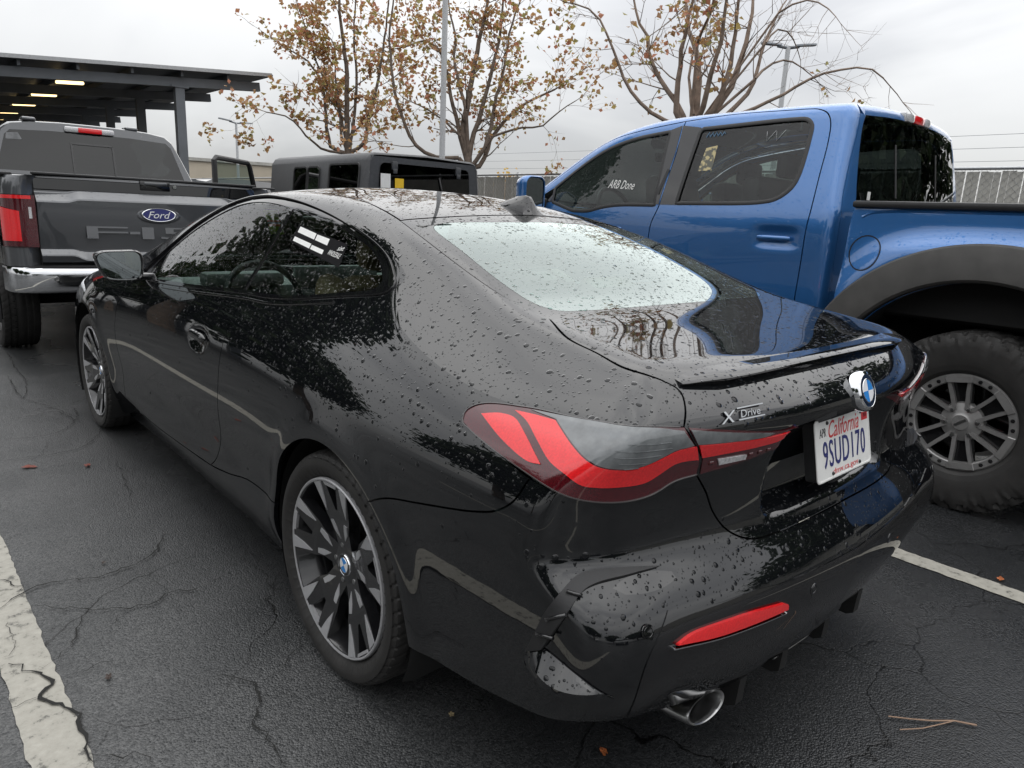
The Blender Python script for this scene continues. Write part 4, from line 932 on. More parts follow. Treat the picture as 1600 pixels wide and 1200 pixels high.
fit_text('California', T(.004, .046), .172, .042, MT['red_print'], 'plate_lettering', plate, .0004, .42)
fit_text('APR', T(-.112, .043), .034, .021, MT['black_print'], 'plate_lettering', plate, .0004)
fit_text('9SUD170', T(.002, -.012), .236, .066, MT['navy_print'], 'plate_lettering', plate, .0012, space=1.12)
fit_text('dmv.ca.gov', T(.004, -.061), .142, .019, MT['red_print'], 'plate_lettering', plate, .0004)
MB().prism(rrect(.036, .026, .001), .0022, .0027, Pn @ Matrix.Translation((.124, .053, 0))).build('plate_sticker', MT['red_print'], plate)
fit_text('2026', T(.126, .053, .0028), .018, .010, MT['black_print'], 'plate_lettering', plate, .0002)
for x_, y_ in ((-.088, .064), (.100, .064), (-.070, -.063), (.082, -.063)): MB().lathe([(0, .0055), (.003, .0055), (.0048, .0035), (.005, 0)], 14, Pn @ Matrix.Translation((x_, y_, 0))).build('plate_screw', MT['black_plastic'], plate)
MB().ring([[Pn @ Vector((x, y, h)) for x, y in rrect(.3048-2*i, .1524-2*i, .012)] for i, h in ((.0, .002), (.0015, .0034), (.005, .0034), (.0065, .002))], caps=False).build('plate_rim', MT['white'], plate)
Pe, Ne = surf(F_coupe, chX, chX.inv(A([(0, -.975, .940)])))
Me = frame(Pe[0]+A([0, -.004, -.006]), (1, 0, 0), (0, -1, .34))
bd = MB().lathe([(.050, -.014), (.050, .004), (.047, .010), (.041, .013)], 48, Me).build('badge', MT['chrome'], coupe)
roundel('badge_roundel', bd, Me @ Matrix.Translation((0, 0, .008)), .0405, .027, R(0))
Px, Nx = surf(F_coupe, chX, chX.inv(A([(-0.554, -0.911, 0.929), (-0.410, -0.936, 0.934), (-0.483, -0.924, 0.933)])))
Mx = frame(Px[2]+Nx[2]*.0015, Px[1]-Px[0], Nx[2])
xb = fit_text('X', Mx @ Matrix.Translation((-.036, 0, 0)), .050, .024, MT['badge_chrome'], 'drive_badge', coupe, .003, .45)
fit_text('Drive', Mx @ Matrix.Translation((.028, .001, 0)), .060, .015, MT['badge_chrome'], 'badge_lettering', xb, .003, .35)
for dy in (-.0115, .0125): MB().prism([(-.008+dy*.25, dy), (.070+dy*.25, dy), (.070+dy*.25, dy+.0026), (-.008+dy*.25, dy+.0026)], 0, .003, Mx).build('badge_bar', MT['badge_chrome'], xb)
# ---- bumper fittings
CR = A([(-0.694, -0.942, 0.580), (-0.561, -0.969, 0.560), (-0.447, -0.986, 0.557), (-0.353, -1.000, 0.548), (-0.165, -1.014, 0.541), (0, -1.017, .538)])
ins_l = CM(A([(-.735, -.90, .338), (-.752, -.92, .40), (-.748, -.938, .50), (-0.694, -0.942, 0.580)]), .014)
ins_b = CM(A([(-.735, -.90, .338), (-.60, -.90, .295), (-.42, -.925, .267), (-.2, -.930, .250), (0, -.934, .243)]), .014)
insert = np.vstack([ins_l[:-1], sym(CM(CR, .014))[:-1], mirx(ins_l[::-1])[:-1], sym(ins_b)[::-1][:-1]])
panel('bumper_insert', F_coupe, chV, insert, MT['black_gloss'], coupe, .016, d=.002, gap=.001, flange=.006)
panel('bumper_reflector', F_coupe, chV, loop2([A([(-0.694, -0.965, 0.518), (-0.650, -0.968, 0.527), (-0.570, -0.979, 0.525), (-0.457, -0.995, 0.518), (-0.356, -1.007, 0.505)]), A([(-0.356, -1.007, 0.505), (-0.338, -1.009, 0.498), (-0.336, -1.009, 0.485)]), A([(-0.336, -1.009, 0.485), (-0.453, -0.997, 0.490), (-0.581, -0.980, 0.499), (-0.694, -0.965, 0.518)])], .01), MT['lens_red'], coupe, .012, d=.010, gap=0, flange=.012)
strip('reflector_bezel', F_coupe, chV, chV.inv(A([(-0.705, -0.964, 0.514), (-0.581, -0.980, 0.494), (-0.453, -0.997, 0.484), (-0.341, -1.009, 0.478)])), MT['chrome'], coupe, .004, .011)
SLOT = [A([(-0.665, -0.891, 0.639), (-0.734, -0.869, 0.650), (-0.806, -0.839, 0.656), (-0.834, -0.828, 0.650), (-0.850, -0.826, 0.641), (-0.884, -0.816, 0.601), (-0.888, -0.790, 0.540), (-0.888, -0.766, 0.482)]), A([(-0.888, -0.766, 0.482), (-0.885, -0.805, 0.505)]), A([(-0.885, -0.805, 0.505), (-0.880, -0.842, 0.578), (-0.845, -0.850, 0.625), (-0.813, -0.856, 0.636), (-0.735, -0.878, 0.640), (-0.665, -0.891, 0.639)])]
both(panel, 'air_slot', F_coupe, chV, loop2(SLOT, .01), MT['black_plastic'], coupe, .012, d=.012, gap=0, flange=.012)
def slot_ribs():
    for (q0, q1) in ((( -.872, -.805, .575), (-0.874, -0.848, 0.594)), ((-0.888, -0.795, 0.535), (-0.883, -0.834, 0.545)), ((-0.863, -0.831, 0.626), (-0.847, -0.854, 0.620))):
        P, N = surf(F_coupe, chV, chV.inv(A([q0, q1]))); mirror_copy(MB().tube([P[0]+N[0]*.014, P[1]+N[1]*.014], .004, 6).build('slot_rib', MT['black_gloss'], coupe))
slot_ribs()
def blade():
    top = CM(A([(-0.889, -0.765, 0.483), (-0.886, -0.796, 0.502), (-0.874, -0.868, 0.486), (-0.821, -0.930, 0.437)]), .012)
    n = len(top); P, N = surf(F_coupe, chV, chV.inv(top)); t = np.linspace(0, 1, n)[:, None]; wv = .05*np.sin(np.pi*np.clip(t*1.0+.12, 0, 1))*(1-t**3)
    low = P+A([0, 0, -1.])*(wv*.75)+N*(.034*np.sin(np.pi*np.clip(t+.1, 0, 1)))
    und = low+A([0, 0, -.014]); Pb, Nb = surf(F_coupe, chV, chV.inv(P+A([0, 0, -1.])*(wv*1.0+.012)))
    return MB().ring([P+N*.001, P+N*.003, low, und, Pb-Nb*.002], closed=False, caps=False).build('aero_blade', BP, coupe, 40)
both(blade)
for q in ((-0.756, -0.944, 0.558), (-0.221, -1.017, 0.496)):
    P, N = surf(F_coupe, chV, chV.inv(A([q]))); Mq = frame(P[0]+N[0]*.002, (1, 0, 0), N[0])
    mirror_copy(MB().lathe([(0, .0015), (.0085, .0015), (.0095, .0003), (.0105, .0015), (.0135, .0015), (.0145, 0)], 24, Mq).build('parking_sensor', MT['black_gloss'], coupe))
def exhaust():
    Mx_ = Matrix.Translation((-.462, -.912, .234)) @ Matrix.Rotation(R(4), 4, 'Y') @ Matrix.Rotation(R(76), 4, 'X') @ Matrix.Diagonal((1.36, .56, 1, 1))
    e = MB().lathe([(.015, -.105), (.046, -.10), (.054, -.05), (.057, .004), (.0545, .010), (.049, .008), (.0455, -.004), (.0445, -.05)], 48, Mx_).build('exhaust_tip', MT['satin'], coupe, 50)
    MB().lathe([(.044, -.05), (.034, -.055), (.0335, -.11), (.0, -.12)], 32, Mx_).build('exhaust_pipe', MT['rim_black'], e)
    return e
exhaust()
for x_ in (-.33, -.12, .12, .33):
    m = MB(); sec_ = [(-.935, .262), (-.93, .190), (-.91, .178), (-.70, .180), (-.70, .235)]
    m.ring([[(x_+o, y, z) for y, z in sec_] for o in (-.016, .016)]); m.build('diffuser_fin', MT['dark'], coupe)
MB().box((0, -.66, .212), (.60, .36, .012)).build('diffuser', MT['black_plastic'], coupe)
strip('diffuser_edge', F_coupe, chV, chV.inv(A([(-.16, -.93, .232), (.0, -.933, .230), (.12, -.932, .231)])), MT['satin'], coupe, .007, .004)

# small vest added inside the car in place of a reflection on the window
vest = thing('vest_reflection', 'lime green safety vest with orange and silver bands, added inside to stand for a reflection in the front side window', 'vest', (-.43, 1.40, 1.225))
MT['lime'] = pbr('lime_cloth', (.42, .75, .03), .8, var=.12, scale=60); MT['orange'] = pbr('orange_cloth', (.85, .20, .02), .8, var=.1); MT['silver_band'] = pbr('silver_band', (.5, .5, .48), .4, var=.1)
def cloth(name, z0, z1, mat, d=0):
    V = []; F = []; n = 12
    for j, z in enumerate((z0, (z0+z1)/2, z1)):
        for i in range(n): u = i/(n-1)-.5; V.append((u*.10-z*.3, -.02*math.sin(u*9)-d+.05*u, z))
    for j in range(2):
        for i in range(n-1): F.append((j*n+i, j*n+i+1, (j+1)*n+i+1, (j+1)*n+i))
    return MB().add(V, F, True).build(name, MT[mat], vest)
cloth('cloth', .006, .05, 'lime'); cloth('cloth', -.05, -.012, 'lime'); cloth('reflective_band', -.006, .002, 'silver_band', .002); cloth('trim', .002, .010, 'orange', .003); cloth('trim', -.016, -.006, 'orange', .003)
# ---------------------------------------------------------------- blue pickup's surface (own frame; its centre line stands at x = BX)
BX = 3.11
blue_W = C2([-2.2, -1.6, -.6, .0, .8, 2.0, 3.0, 4.1], [.45, .62, .85, 1.05, 1.22, 1.34, 1.42, 1.50, 1.65, 1.80, 1.95],
            [[.93, .98, 1.015, 1.02, 1.02, 1.01, 1.0, .98, .925, .87, .815]]*3+[[.93, .97, 1.01, 1.015, 1.02, 1.015, .998, .975, .925, .872, .818]]*3+[[.93, .98, 1.02, 1.03, 1.03, 1.0, .95, .9, .8, .7, .6]]*2)
blue_zc = C1([(-.4, 1.97), (-.05, 2.0), (.3, 2.02), (.9, 2.02), (1.35, 2.005), (1.75, 1.935), (2.15, 1.76), (2.6, 1.48), (2.80, 1.37), (3.1, 1.31), (4.1, 1.22)])
def F_blue(P):          # cab and bonnet
    ax = np.abs(P[:, 0]); y = P[:, 1]; z = P[:, 2]
    w = blue_W(y, z)
    w = w - .020*np.exp(-(((y-.42)/.125)**4+((z-1.245)/.055)**4))
    b = blue_zc(y)-.055*ax*ax-z
    f = smin(w-ax, b, .10)
    yr = .05+.05*(ax/.9)**2+np.maximum(z-1.4, 0)*.16
    f = smin(f, y-yr, .10)
    return smin(f, 4.1-y-.2*ax**2, .1)
def F_bed(P):
    ax = np.abs(P[:, 0]); y = P[:, 1]; z = P[:, 2]
    w = blue_W(y*0-1.0, z)
    # broad haunch over the rear wheel
    r = np.hypot(y+.66, (z-.44)); h = sstep(1.02, .80, r)*sstep(1.37, 1.20, z)
    w = w+.055*h
    return smin(smin(w-ax, 1.46-z, .05), smin(.03-y, y+1.95, .02), .02)
# ---------------------------------------------------------------- blue pickup on the right
blue = thing('pickup_truck', 'blue crew cab pickup truck with black wheel flares and chunky off-road tyres', 'pickup truck', (BX, 0, 0))
BL = MT['blue_paint']; S2 = Side(-1, -1.7, 1.75); K2 = Back(-2.5, 3.2); T2 = Top(2.8, 2.2)
def sB(F, pts): return surf(F, S2, A(pts, float))[0]
RD_R = [(.27, .62), (.262, .95), (.254, 1.154), (.250, 1.296), (.246, 1.396), (.253, 1.597), (.262, 1.778), (.282, 1.880), (.315, 1.930), (.38, 1.958), (.46, 1.964)]
B_LN = [(1.238, 1.940), (1.237, 1.733), (1.262, 1.408), (1.306, 1.284), (1.318, 1.15), (1.32, .62)]
FD_T = [(1.238, 1.940), (1.585, 1.895), (1.806, 1.852), (1.970, 1.785), (2.127, 1.690), (2.297, 1.585), (2.42, 1.495), (2.50, 1.40)]
W_R = [(1.135, 1.422), (.563, 1.440), (.465, 1.462), (.394, 1.522), (.372, 1.592), (.374, 1.804), (.384, 1.868), (.421, 1.902), (.50, 1.908), (1.105, 1.884), (1.115, 1.74), (1.135, 1.422)]
W_F = [(1.30, 1.408), (1.60, 1.402), (1.74, 1.385), (1.88, 1.355), (2.02, 1.352), (2.258, 1.411), (2.275, 1.514), (2.19, 1.575), (2.07, 1.655), (1.93, 1.735), (1.79, 1.795), (1.60, 1.843), (1.33, 1.878), (1.30, 1.408)]
wr = np.vstack([CM(A(W_R[:1]+W_R[1:10]), .014)[:-1], CM(A(W_R[9:]), .02)[:-1]]); wf = np.vstack([CM(A(W_F[:5]), .014)[:-1], CM(A(W_F[4:6]), .014)[:-1], CM(A(W_F[5:7]), .014)[:-1], CM(A(W_F[6:13]), .014)[:-1], CM(A(W_F[12:]), .02)[:-1]])
rdoor = np.vstack([CM(RD_R, .02)[:-1], CM([(.46, 1.964), (.9, 1.965), (1.238, 1.940)], .02)[:-1], CM(B_LN, .02)[:-1], CM([(1.32, .62), (.27, .62)], .03)[:-1]])
fdoor = np.vstack([CM(B_LN[::-1], .02)[:-1], CM(FD_T, .02)[:-1], CM([(2.50, 1.40), (2.52, 1.2), (2.5, .62)], .03)[:-1], CM([(2.5, .62), (1.32, .62)], .03)[:-1]])
d1 = panel('rear_door', F_blue, S2, rdoor, BL, blue, .022, holes=[wr], gap=.004, flange=.02)
d2 = panel('front_door', F_blue, S2, fdoor, BL, blue, .022, holes=[wf], gap=.004, flange=.02)
def seal(par, loop): return strip('window_seal', F_blue, S2, loop[::2], MT['black_plastic'], par, .024, .004, .02, True)
seal(d1, wr); seal(d2, wf)
def glz(par, loop): return panel('window_pane', F_blue, S2, loop, MT['glass_truck'], par, .04, d=-.008, flange=0, gap=-.004)
MT['glass_truck'] = glass('truck_glass', (.46, .54, .51), rain=dict(scale=95, amount=.5, strength=.35), gain=1.0)
MT['glass_deep'] = glass('deep_tinted_glass', (.035, .04, .04), rain=dict(scale=95, amount=.35, strength=.25), gain=1.1)
p1 = glz(d1, wr); p2 = glz(d2, wf)
# black pillar covers either side of the door gap
def pill(par, pts, nm='pillar_cover'): return panel(nm, F_blue, S2, loop2([[pts[i], pts[(i+1) % len(pts)]] for i in range(len(pts))], .02), MT['black_gloss'], par, .03, d=.003, gap=0, flange=.004)
pill(d1, [(1.243, 1.912), (1.106, 1.893), (1.118, 1.74), (1.135, 1.412), (1.255, 1.412), (1.230, 1.735)])
pill(d2, [(1.249, 1.912), (1.335, 1.885), (1.302, 1.415), (1.268, 1.412), (1.245, 1.735)])
pill(d2, [(2.255, 1.412), (2.275, 1.52), (2.40, 1.45), (2.42, 1.40)], 'mirror_base')
def bhandle(y0, y1, z, par):
    ys = np.linspace(y0, y1, 17); lp = []
    for y in ys:
        t = (y-y0)/(y1-y0); k = max(.3, 1-(2*t-1)**8); x0 = -1.020
        lp.append([(x0-.002-.012*math.cos(a)*k, y, z+.015*math.sin(a)*(k*.4+.6)) for a in np.linspace(0, 2*math.pi, 13)[:-1]])
    return MB().ring(lp).build('door_handle', BL, par, 60)
bhandle(.335, .535, 1.243, d1); bhandle(1.55, 1.75, 1.243, d2)
# cab shell: rear corner, roof side, then roof and bonnet
capB = Capsule(.30, 1.2, .8, 2.0)
def top_edge(pts):
    q = CM(A(pts)[:, :2], .03); return surf(F_blue, T2, q)[0]
REt = top_edge([(-.68, .22), (-.68, .9), (-.68, 1.35), (-.70, 1.75), (-.75, 2.15), (-.81, 2.52)])
back_e = surf(F_blue, K2, CM(A([(-.94, .62), (-.94, 1.2), (-.93, 1.45), (-.86, 1.65), (-.77, 1.84), (-.74, 1.93)]), .025))[0]
shell = np.vstack([sB(F_blue, np.vstack([CM(RD_R, .02)[:-1], CM([(.46, 1.964), (.9, 1.965), (1.238, 1.940)], .02)[:-1], CM(FD_T[:-1], .02)])), REt[::-1], back_e[::-1]])
cs = panel('cab_side', F_blue, capB, shell, BL, blue, .022, gap=.003, flange=.02)
def symb(l): return np.vstack([l, mirx(l[::-1])[1:]])
rback = surf(F_blue, T2, CM(A([(-.68, .22), (-.4, .19), (0, .18)]), .03))[0]; rfront = surf(F_blue, T2, CM(A([(-.70, 1.75), (-.4, 1.80), (0, 1.82)]), .03))[0]
kk = int(np.argmin(np.abs(REt[:, 1]-1.75))); RL = REt[:kk+1]
roofl = np.vstack([RL[::-1][:-1], symb(rback)[:-1], mirx(RL)[:-1], symb(rfront)[::-1][:-1]])
panel('roof', F_blue, T2, roofl, BL, blue, .035, gap=.003)
wsl = np.vstack([REt[kk:][:-1], surf(F_blue, T2, symb(CM(A([(-.81, 2.52), (-.5, 2.68), (0, 2.74)]), .03)))[0][:-1], mirx(REt[kk:][::-1])[:-1], symb(rfront)[::-1][:-1]])
panel('windscreen', F_blue, T2, wsl, MT['glass_front'], blue, .04, gap=.002)
for o in (cs, d1, d2): mirror_tree(o)
# rear screen
RWIN = np.vstack([CM(A([(-.795, 1.47), (-.765, 1.70), (-.725, 1.86), (-.69, 1.925)]), .02)[:-1], CM(A([(-.69, 1.925), (-.35, 1.945), (0, 1.95), (.35, 1.945), (.69, 1.925)]), .02)[:-1], CM(A([(.69, 1.925), (.725, 1.86), (.765, 1.70), (.795, 1.47)]), .02)[:-1], CM(A([(.795, 1.47), (-.795, 1.47)]), .03)[:-1]])
panel('rear_window', F_blue, K2, RWIN, MT['glass_deep'], blue, .035, d=.002, gap=0, flange=.004)
for x_ in (-.33, .33): strip('window_slider_frame', F_blue, K2, [(x_, 1.50), (x_, 1.80)], MT['black_plastic'], blue, .02, .005)
panel('cab_back', F_blue, K2, loop2([[(-.93, .62), (-.93, 1.46)], [(-.93, 1.46), (.93, 1.46)], [(.93, 1.46), (.93, .62)], [(.93, .62), (-.93, .62)]], .03), BL, blue, .05)
hdr = surf(F_blue, T2, CM(A([(-.68, .22), (-.4, .19), (0, .18)]), .02))[0]
hb = np.vstack([symb(hdr)[:-1], np.vstack([surf(F_blue, K2, CM(A([(.70, 1.925), (.35, 1.943), (0, 1.948), (-.35, 1.943), (-.70, 1.925)]), .02))[0]])])
panel('roof_header', F_blue, XCyl(.9, 1.3, .6, 1.6), hb, BL, blue, .02, gap=.001)
sidef = np.vstack([back_e, surf(F_blue, K2, CM(A([(-.69, 1.925), (-.725, 1.86), (-.765, 1.70), (-.795, 1.47), (-.795, .62)]), .02))[0]])
mirror_copy(panel('rear_pillar', F_blue, K2, sidef, BL, blue, .03, gap=0))
hl = MB()
for x_, w_, mt in ((-.135, .10, 'lens_clear'), (0, .15, 'lens_red'), (.135, .10, 'lens_clear')):
    o = MB().box((x_, .150, 1.972), (w_, .05, .05), bev=.01).build('brake_light_lens' if mt == 'lens_red' else 'cargo_light_lens', MT[mt], blue)
MB().box((0, .165, 1.972), (.40, .05, .062), bev=.012).build('high_brake_light', MT['lens_clear'], blue)
# bed
RAIL = 1.445
arc_in = arc(-.66, .44, .655, R(10), R(170), .02)
bed = np.vstack([CM([(.018, .60), (.018, 1.38), (.010, 1.425)], .03)[:-1], CM([(.010, 1.425), (-1.9, 1.425)], .03)[:-1], CM([(-1.9, 1.425), (-1.9, .60)], .03)[:-1], CM([(-1.9, .60), (-1.305, .55)], .03)[:-1], arc_in[::-1][:-1], CM([(-.015, .554), (.018, .60)], .03)[:-1]])
bs = panel('bed_side', F_bed, S2, bed, BL, blue, .018, gap=0, flange=.02)
strip('body_crease', F_bed, S2, [(-.035, 1.375), (-.07, 1.395), (-.185, 1.408), (-.732, 1.412), (-1.85, 1.412)], BL, bs, .016, .004, .02, prof=[(-.5, 0), (0, 1), (.5, 0)])
strip('fuel_door_gap', F_bed, S2, [(-.085+.081*math.cos(a), 1.195+.088*math.sin(a)) for a in np.linspace(0, 2*math.pi, 25)[:-1]], MT['dark'], bs, .006, .0012, .012, True, prof=[(-.5, .2), (-.5, 1), (.5, 1), (.5, .2)])
fu = panel('fuel_door', F_bed, S2, [( -.085+.076*math.cos(a), 1.195+.083*math.sin(a)) for a in np.linspace(0, 2*math.pi, 41)[:-1]], BL, bs, .015, d=.0022, gap=.001, flange=.004)
mirror_tree(bs)
for sg in (-1, 1):
    MB().box((sg*.975, -.94, 1.440), (.10, 1.92, .035), bev=.012).build('bed_rail', MT['black_plastic'], blue)
# flares
def flare():
    a = np.linspace(R(-2), R(182), 60); lp = []
    def ring(r, off): return [(-(blue_W([-1.0], [np.clip(.44+r*math.sin(t), .5, 1.4)])[0]+off), -.66+r*1.02*math.cos(t), .44+r*math.sin(t)) for t in a]
    for r, off in ((.835, .035), (.835, .060), (.825, .072), (.78, .085), (.70, .098), (.672, .10), (.660, .09), (.655, .06), (.655, -.05)):
        lp.append(ring(r, off))
    return MB().ring(lp, closed=False, caps=False).build('wheel_flare', MT['grey_plastic'], blue, 30)
mirror_copy(flare())
def housing(cy, r):
    a = np.linspace(R(-12), R(192), 40); lo = [[(-xx, cy+r*math.cos(t), .44+r*math.sin(t)) for t in a] for xx in (1.09, .55)]
    m = MB().ring(lo, closed=False, caps=False); m.add([(-.55, cy+r*math.cos(t), .44+r*math.sin(t)) for t in a], [tuple(range(40))]); return m.build('wheel_housing', MT['dark'], blue)
for cy in (-.66, 3.02): mirror_copy(housing(cy, .66))
# front wing and bonnet, mostly hidden by the coupe
fw = np.vstack([CM([(2.5, .62), (2.52, 1.2), (2.50, 1.40)], .03)[:-1], CM([(2.50, 1.40), (2.8, 1.34), (3.4, 1.24), (4.0, 1.1)], .04)[:-1], CM([(4.0, 1.1), (4.02, .7)], .04)[:-1], arc(3.02, .44, .66, R(24), R(164), .03)[:-1], CM([(2.386, .622), (2.5, .62)], .03)[:-1]])
mirror_copy(panel('front_wing', F_blue, S2, fw, BL, blue, .04))
panel('bonnet', F_blue, T2, loop2([[(-.80, 2.56), (-.5, 2.68), (0, 2.74), (.5, 2.68), (.80, 2.56)], [(.80, 2.56), (.80, 3.98)], [(.80, 3.98), (-.80, 3.98)], [(-.80, 3.98), (-.80, 2.56)]], .05), BL, blue, .06)
MB().box((0, 3.98, .85), (1.9, .12, .55), bev=.05).build('grille', MT['black_plastic'], blue)
MB().box((0, 1.2, .60), (1.86, 5.4, .12)).box((0, -.95, .92), (1.75, 1.9, .08)).box((-.90, -.95, 1.16), (.06, 1.88, .52)).box((.90, -.95, 1.16), (.06, 1.88, .52)).build('chassis', MT['dark'], blue)
MB().box((0, -1.93, 1.15), (1.9, .06, .60), bev=.015).build('tailgate', BL, blue)
MB().box((0, -2.02, .72), (1.96, .16, .20), bev=.04).build('rear_bumper', MT['black_plastic'], blue)
MB().box((-.92, 1.4, .50), (.14, 2.1, .06), bev=.02).build('side_step', MT['black_plastic'], blue)
# inside the cab
m = MB(); m.box((0, .75, 1.30), (1.5, .14, .62), Matrix.Rotation(R(-8), 4, 'X'), .05); m.box((0, .95, 1.0), (1.5, .5, .14), bev=.05); m.build('rear_bench', MT['seat'], blue)
for x_ in (-.42, .42):
    s = MB().box((x_, 1.55, 1.30), (.52, .14, .66), Matrix.Rotation(R(-10), 4, 'X'), .05).box((x_, 1.8, .98), (.52, .5, .15), bev=.05).box((x_, 1.48, 1.70), (.28, .09, .17), bev=.035); s.build('front_seat', MT['seat'], blue)
    MB().box((x_, .70, 1.68), (.26, .08, .15), bev=.03).build('headrest', MT['seat'], blue)
MB().box((0, 2.5, 1.27), (1.8, .5, .22), bev=.08).build('dashboard', MT['seat'], blue)
sw = MB(); Ms = Matrix.Translation((-.42, 2.12, 1.37)) @ Matrix.Rotation(R(64), 4, 'X')
sw.tube([Ms @ Vector((.19*math.cos(t), .19*math.sin(t), 0)) for t in np.linspace(0, 2*math.pi, 33)], .017, 8, False)
for t in (R(0), R(180), R(270)): sw.tube([Ms @ Vector((.03*math.cos(t), .03*math.sin(t), -.02)), Ms @ Vector((.18*math.cos(t), .18*math.sin(t), 0))], .016, 6)
sw.lathe([(0, .01), (.07, .0), (.07, -.03)], 20, Ms); sw.build('steering_wheel', MT['seat'], blue)
MB().box((-.02, 1.98, 1.80), (.26, .03, .075), bev=.02).build('rear_view_mirror', MT['seat'], blue)
# door mirror
def bmirror():
    o2 = CM(rrect(.20, .27, .055), .015, True); lp = []
    for y, k in ((2.30, .90), (2.293, .95), (2.30, 1.0), (2.36, 1.0), (2.41, .9), (2.43, .6), (2.435, .1)): lp.append([(-1.135+x*k, y, 1.455+z*k) for x, z in o2])
    b = MB().ring(lp, caps=False).build('door_mirror', BL, blue, 60)
    MB().prism([(x*.92, z*.93) for x, z in rrect(.20, .27, .055)], 0, .006, frame((-1.135, 2.312, 1.455), (1, 0, 0), (0, -1, 0))).build('mirror_glass', MT['mirror'], b)
    MB().box((-1.03, 2.36, 1.40), (.14, .09, .07), bev=.02).build('mirror_arm', MT['black_plastic'], b); return b
mirror_tree(bmirror())
# marker writing and papers on the glass
def on_blue(P2):
    P, N = surf(F_blue, S2, A(P2)); return frame(P.mean(0)-N[0]*.005, (0, -1, 0), N[0])
Mw = on_blue([(1.72, 1.545), (1.52, 1.535)])
fit_text('ARB Done', Mw @ Matrix.Rotation(R(-3), 4, 'Z'), .235, .060, MT['white'], 'window_writing', p2, 0, .35)
Mw = on_blue([(1.00, 1.845), (.98, 1.845)]); MT['chalk_blue'] = pbr('blue_marker', (.16, .28, .42), .8); MT['chalk_grey'] = pbr('grey_marker', (.42, .43, .44), .8)
for k_ in range(5): MB().tube([Mw @ Vector((-.06+.026*k_, -.016+.002*k_, .001)), Mw @ Vector((-.048+.026*k_, .018, .001)), Mw @ Vector((-.038+.026*k_, -.008+.003*k_, .001))], .0028, 5).build('window_scribble', MT['chalk_blue'], p1)
Mw = on_blue([(.60, 1.82), (.58, 1.82)])
for x_ in (-.06, .0): MB().tube([Mw @ Vector((x_, .03, .001)), Mw @ Vector((x_+.015, -.03, .001)), Mw @ Vector((x_+.055, .035, .001))], .0014, 5).build('window_scribble', MT['chalk_grey'], p1)
Mw = on_blue([(1.005, 1.70), (.995, 1.70)])
def yellow_mat():
    m, n, l, b = new_mat('yellow_sheet'); tc = n.new('ShaderNodeTexCoord'); v = n.new('ShaderNodeTexNoise'); v.inputs['Scale'].default_value = 32; l.new(tc.outputs['Object'], v.inputs['Vector'])
    cr = n.new('ShaderNodeValToRGB'); cr.color_ramp.elements[0].position = .44; cr.color_ramp.elements[1].position = .52; cr.color_ramp.elements[0].color = (.50, .42, .22, 1); cr.color_ramp.elements[1].color = (.10, .10, .08, 1); l.new(v.outputs['Fac'], cr.inputs['Fac']); l.new(cr.outputs['Color'], b.inputs['Base Color']); return m
MT['yellow_sheet'] = yellow_mat()
MB().prism([(-.045, -.08), (.052, -.074), (.045, .085), (-.03, .07)], -.003, -.002, Mw).build('window_sheet', MT['yellow_sheet'], p1)
MB().box((-.70, .075, 1.495), (.035, .003, .045)).build('paper_tag', MT['white'], blue)
Mp = on_blue([(1.278, 1.62), (1.270, 1.49)]) @ Matrix.Translation((0, 0, .010)) @ Matrix.Rotation(R(78), 4, 'Z')
MB().box((0, 0, 0), (.17, .022, .001)).build('pillar_label', MT['black_print'], d2).matrix_local = Mp
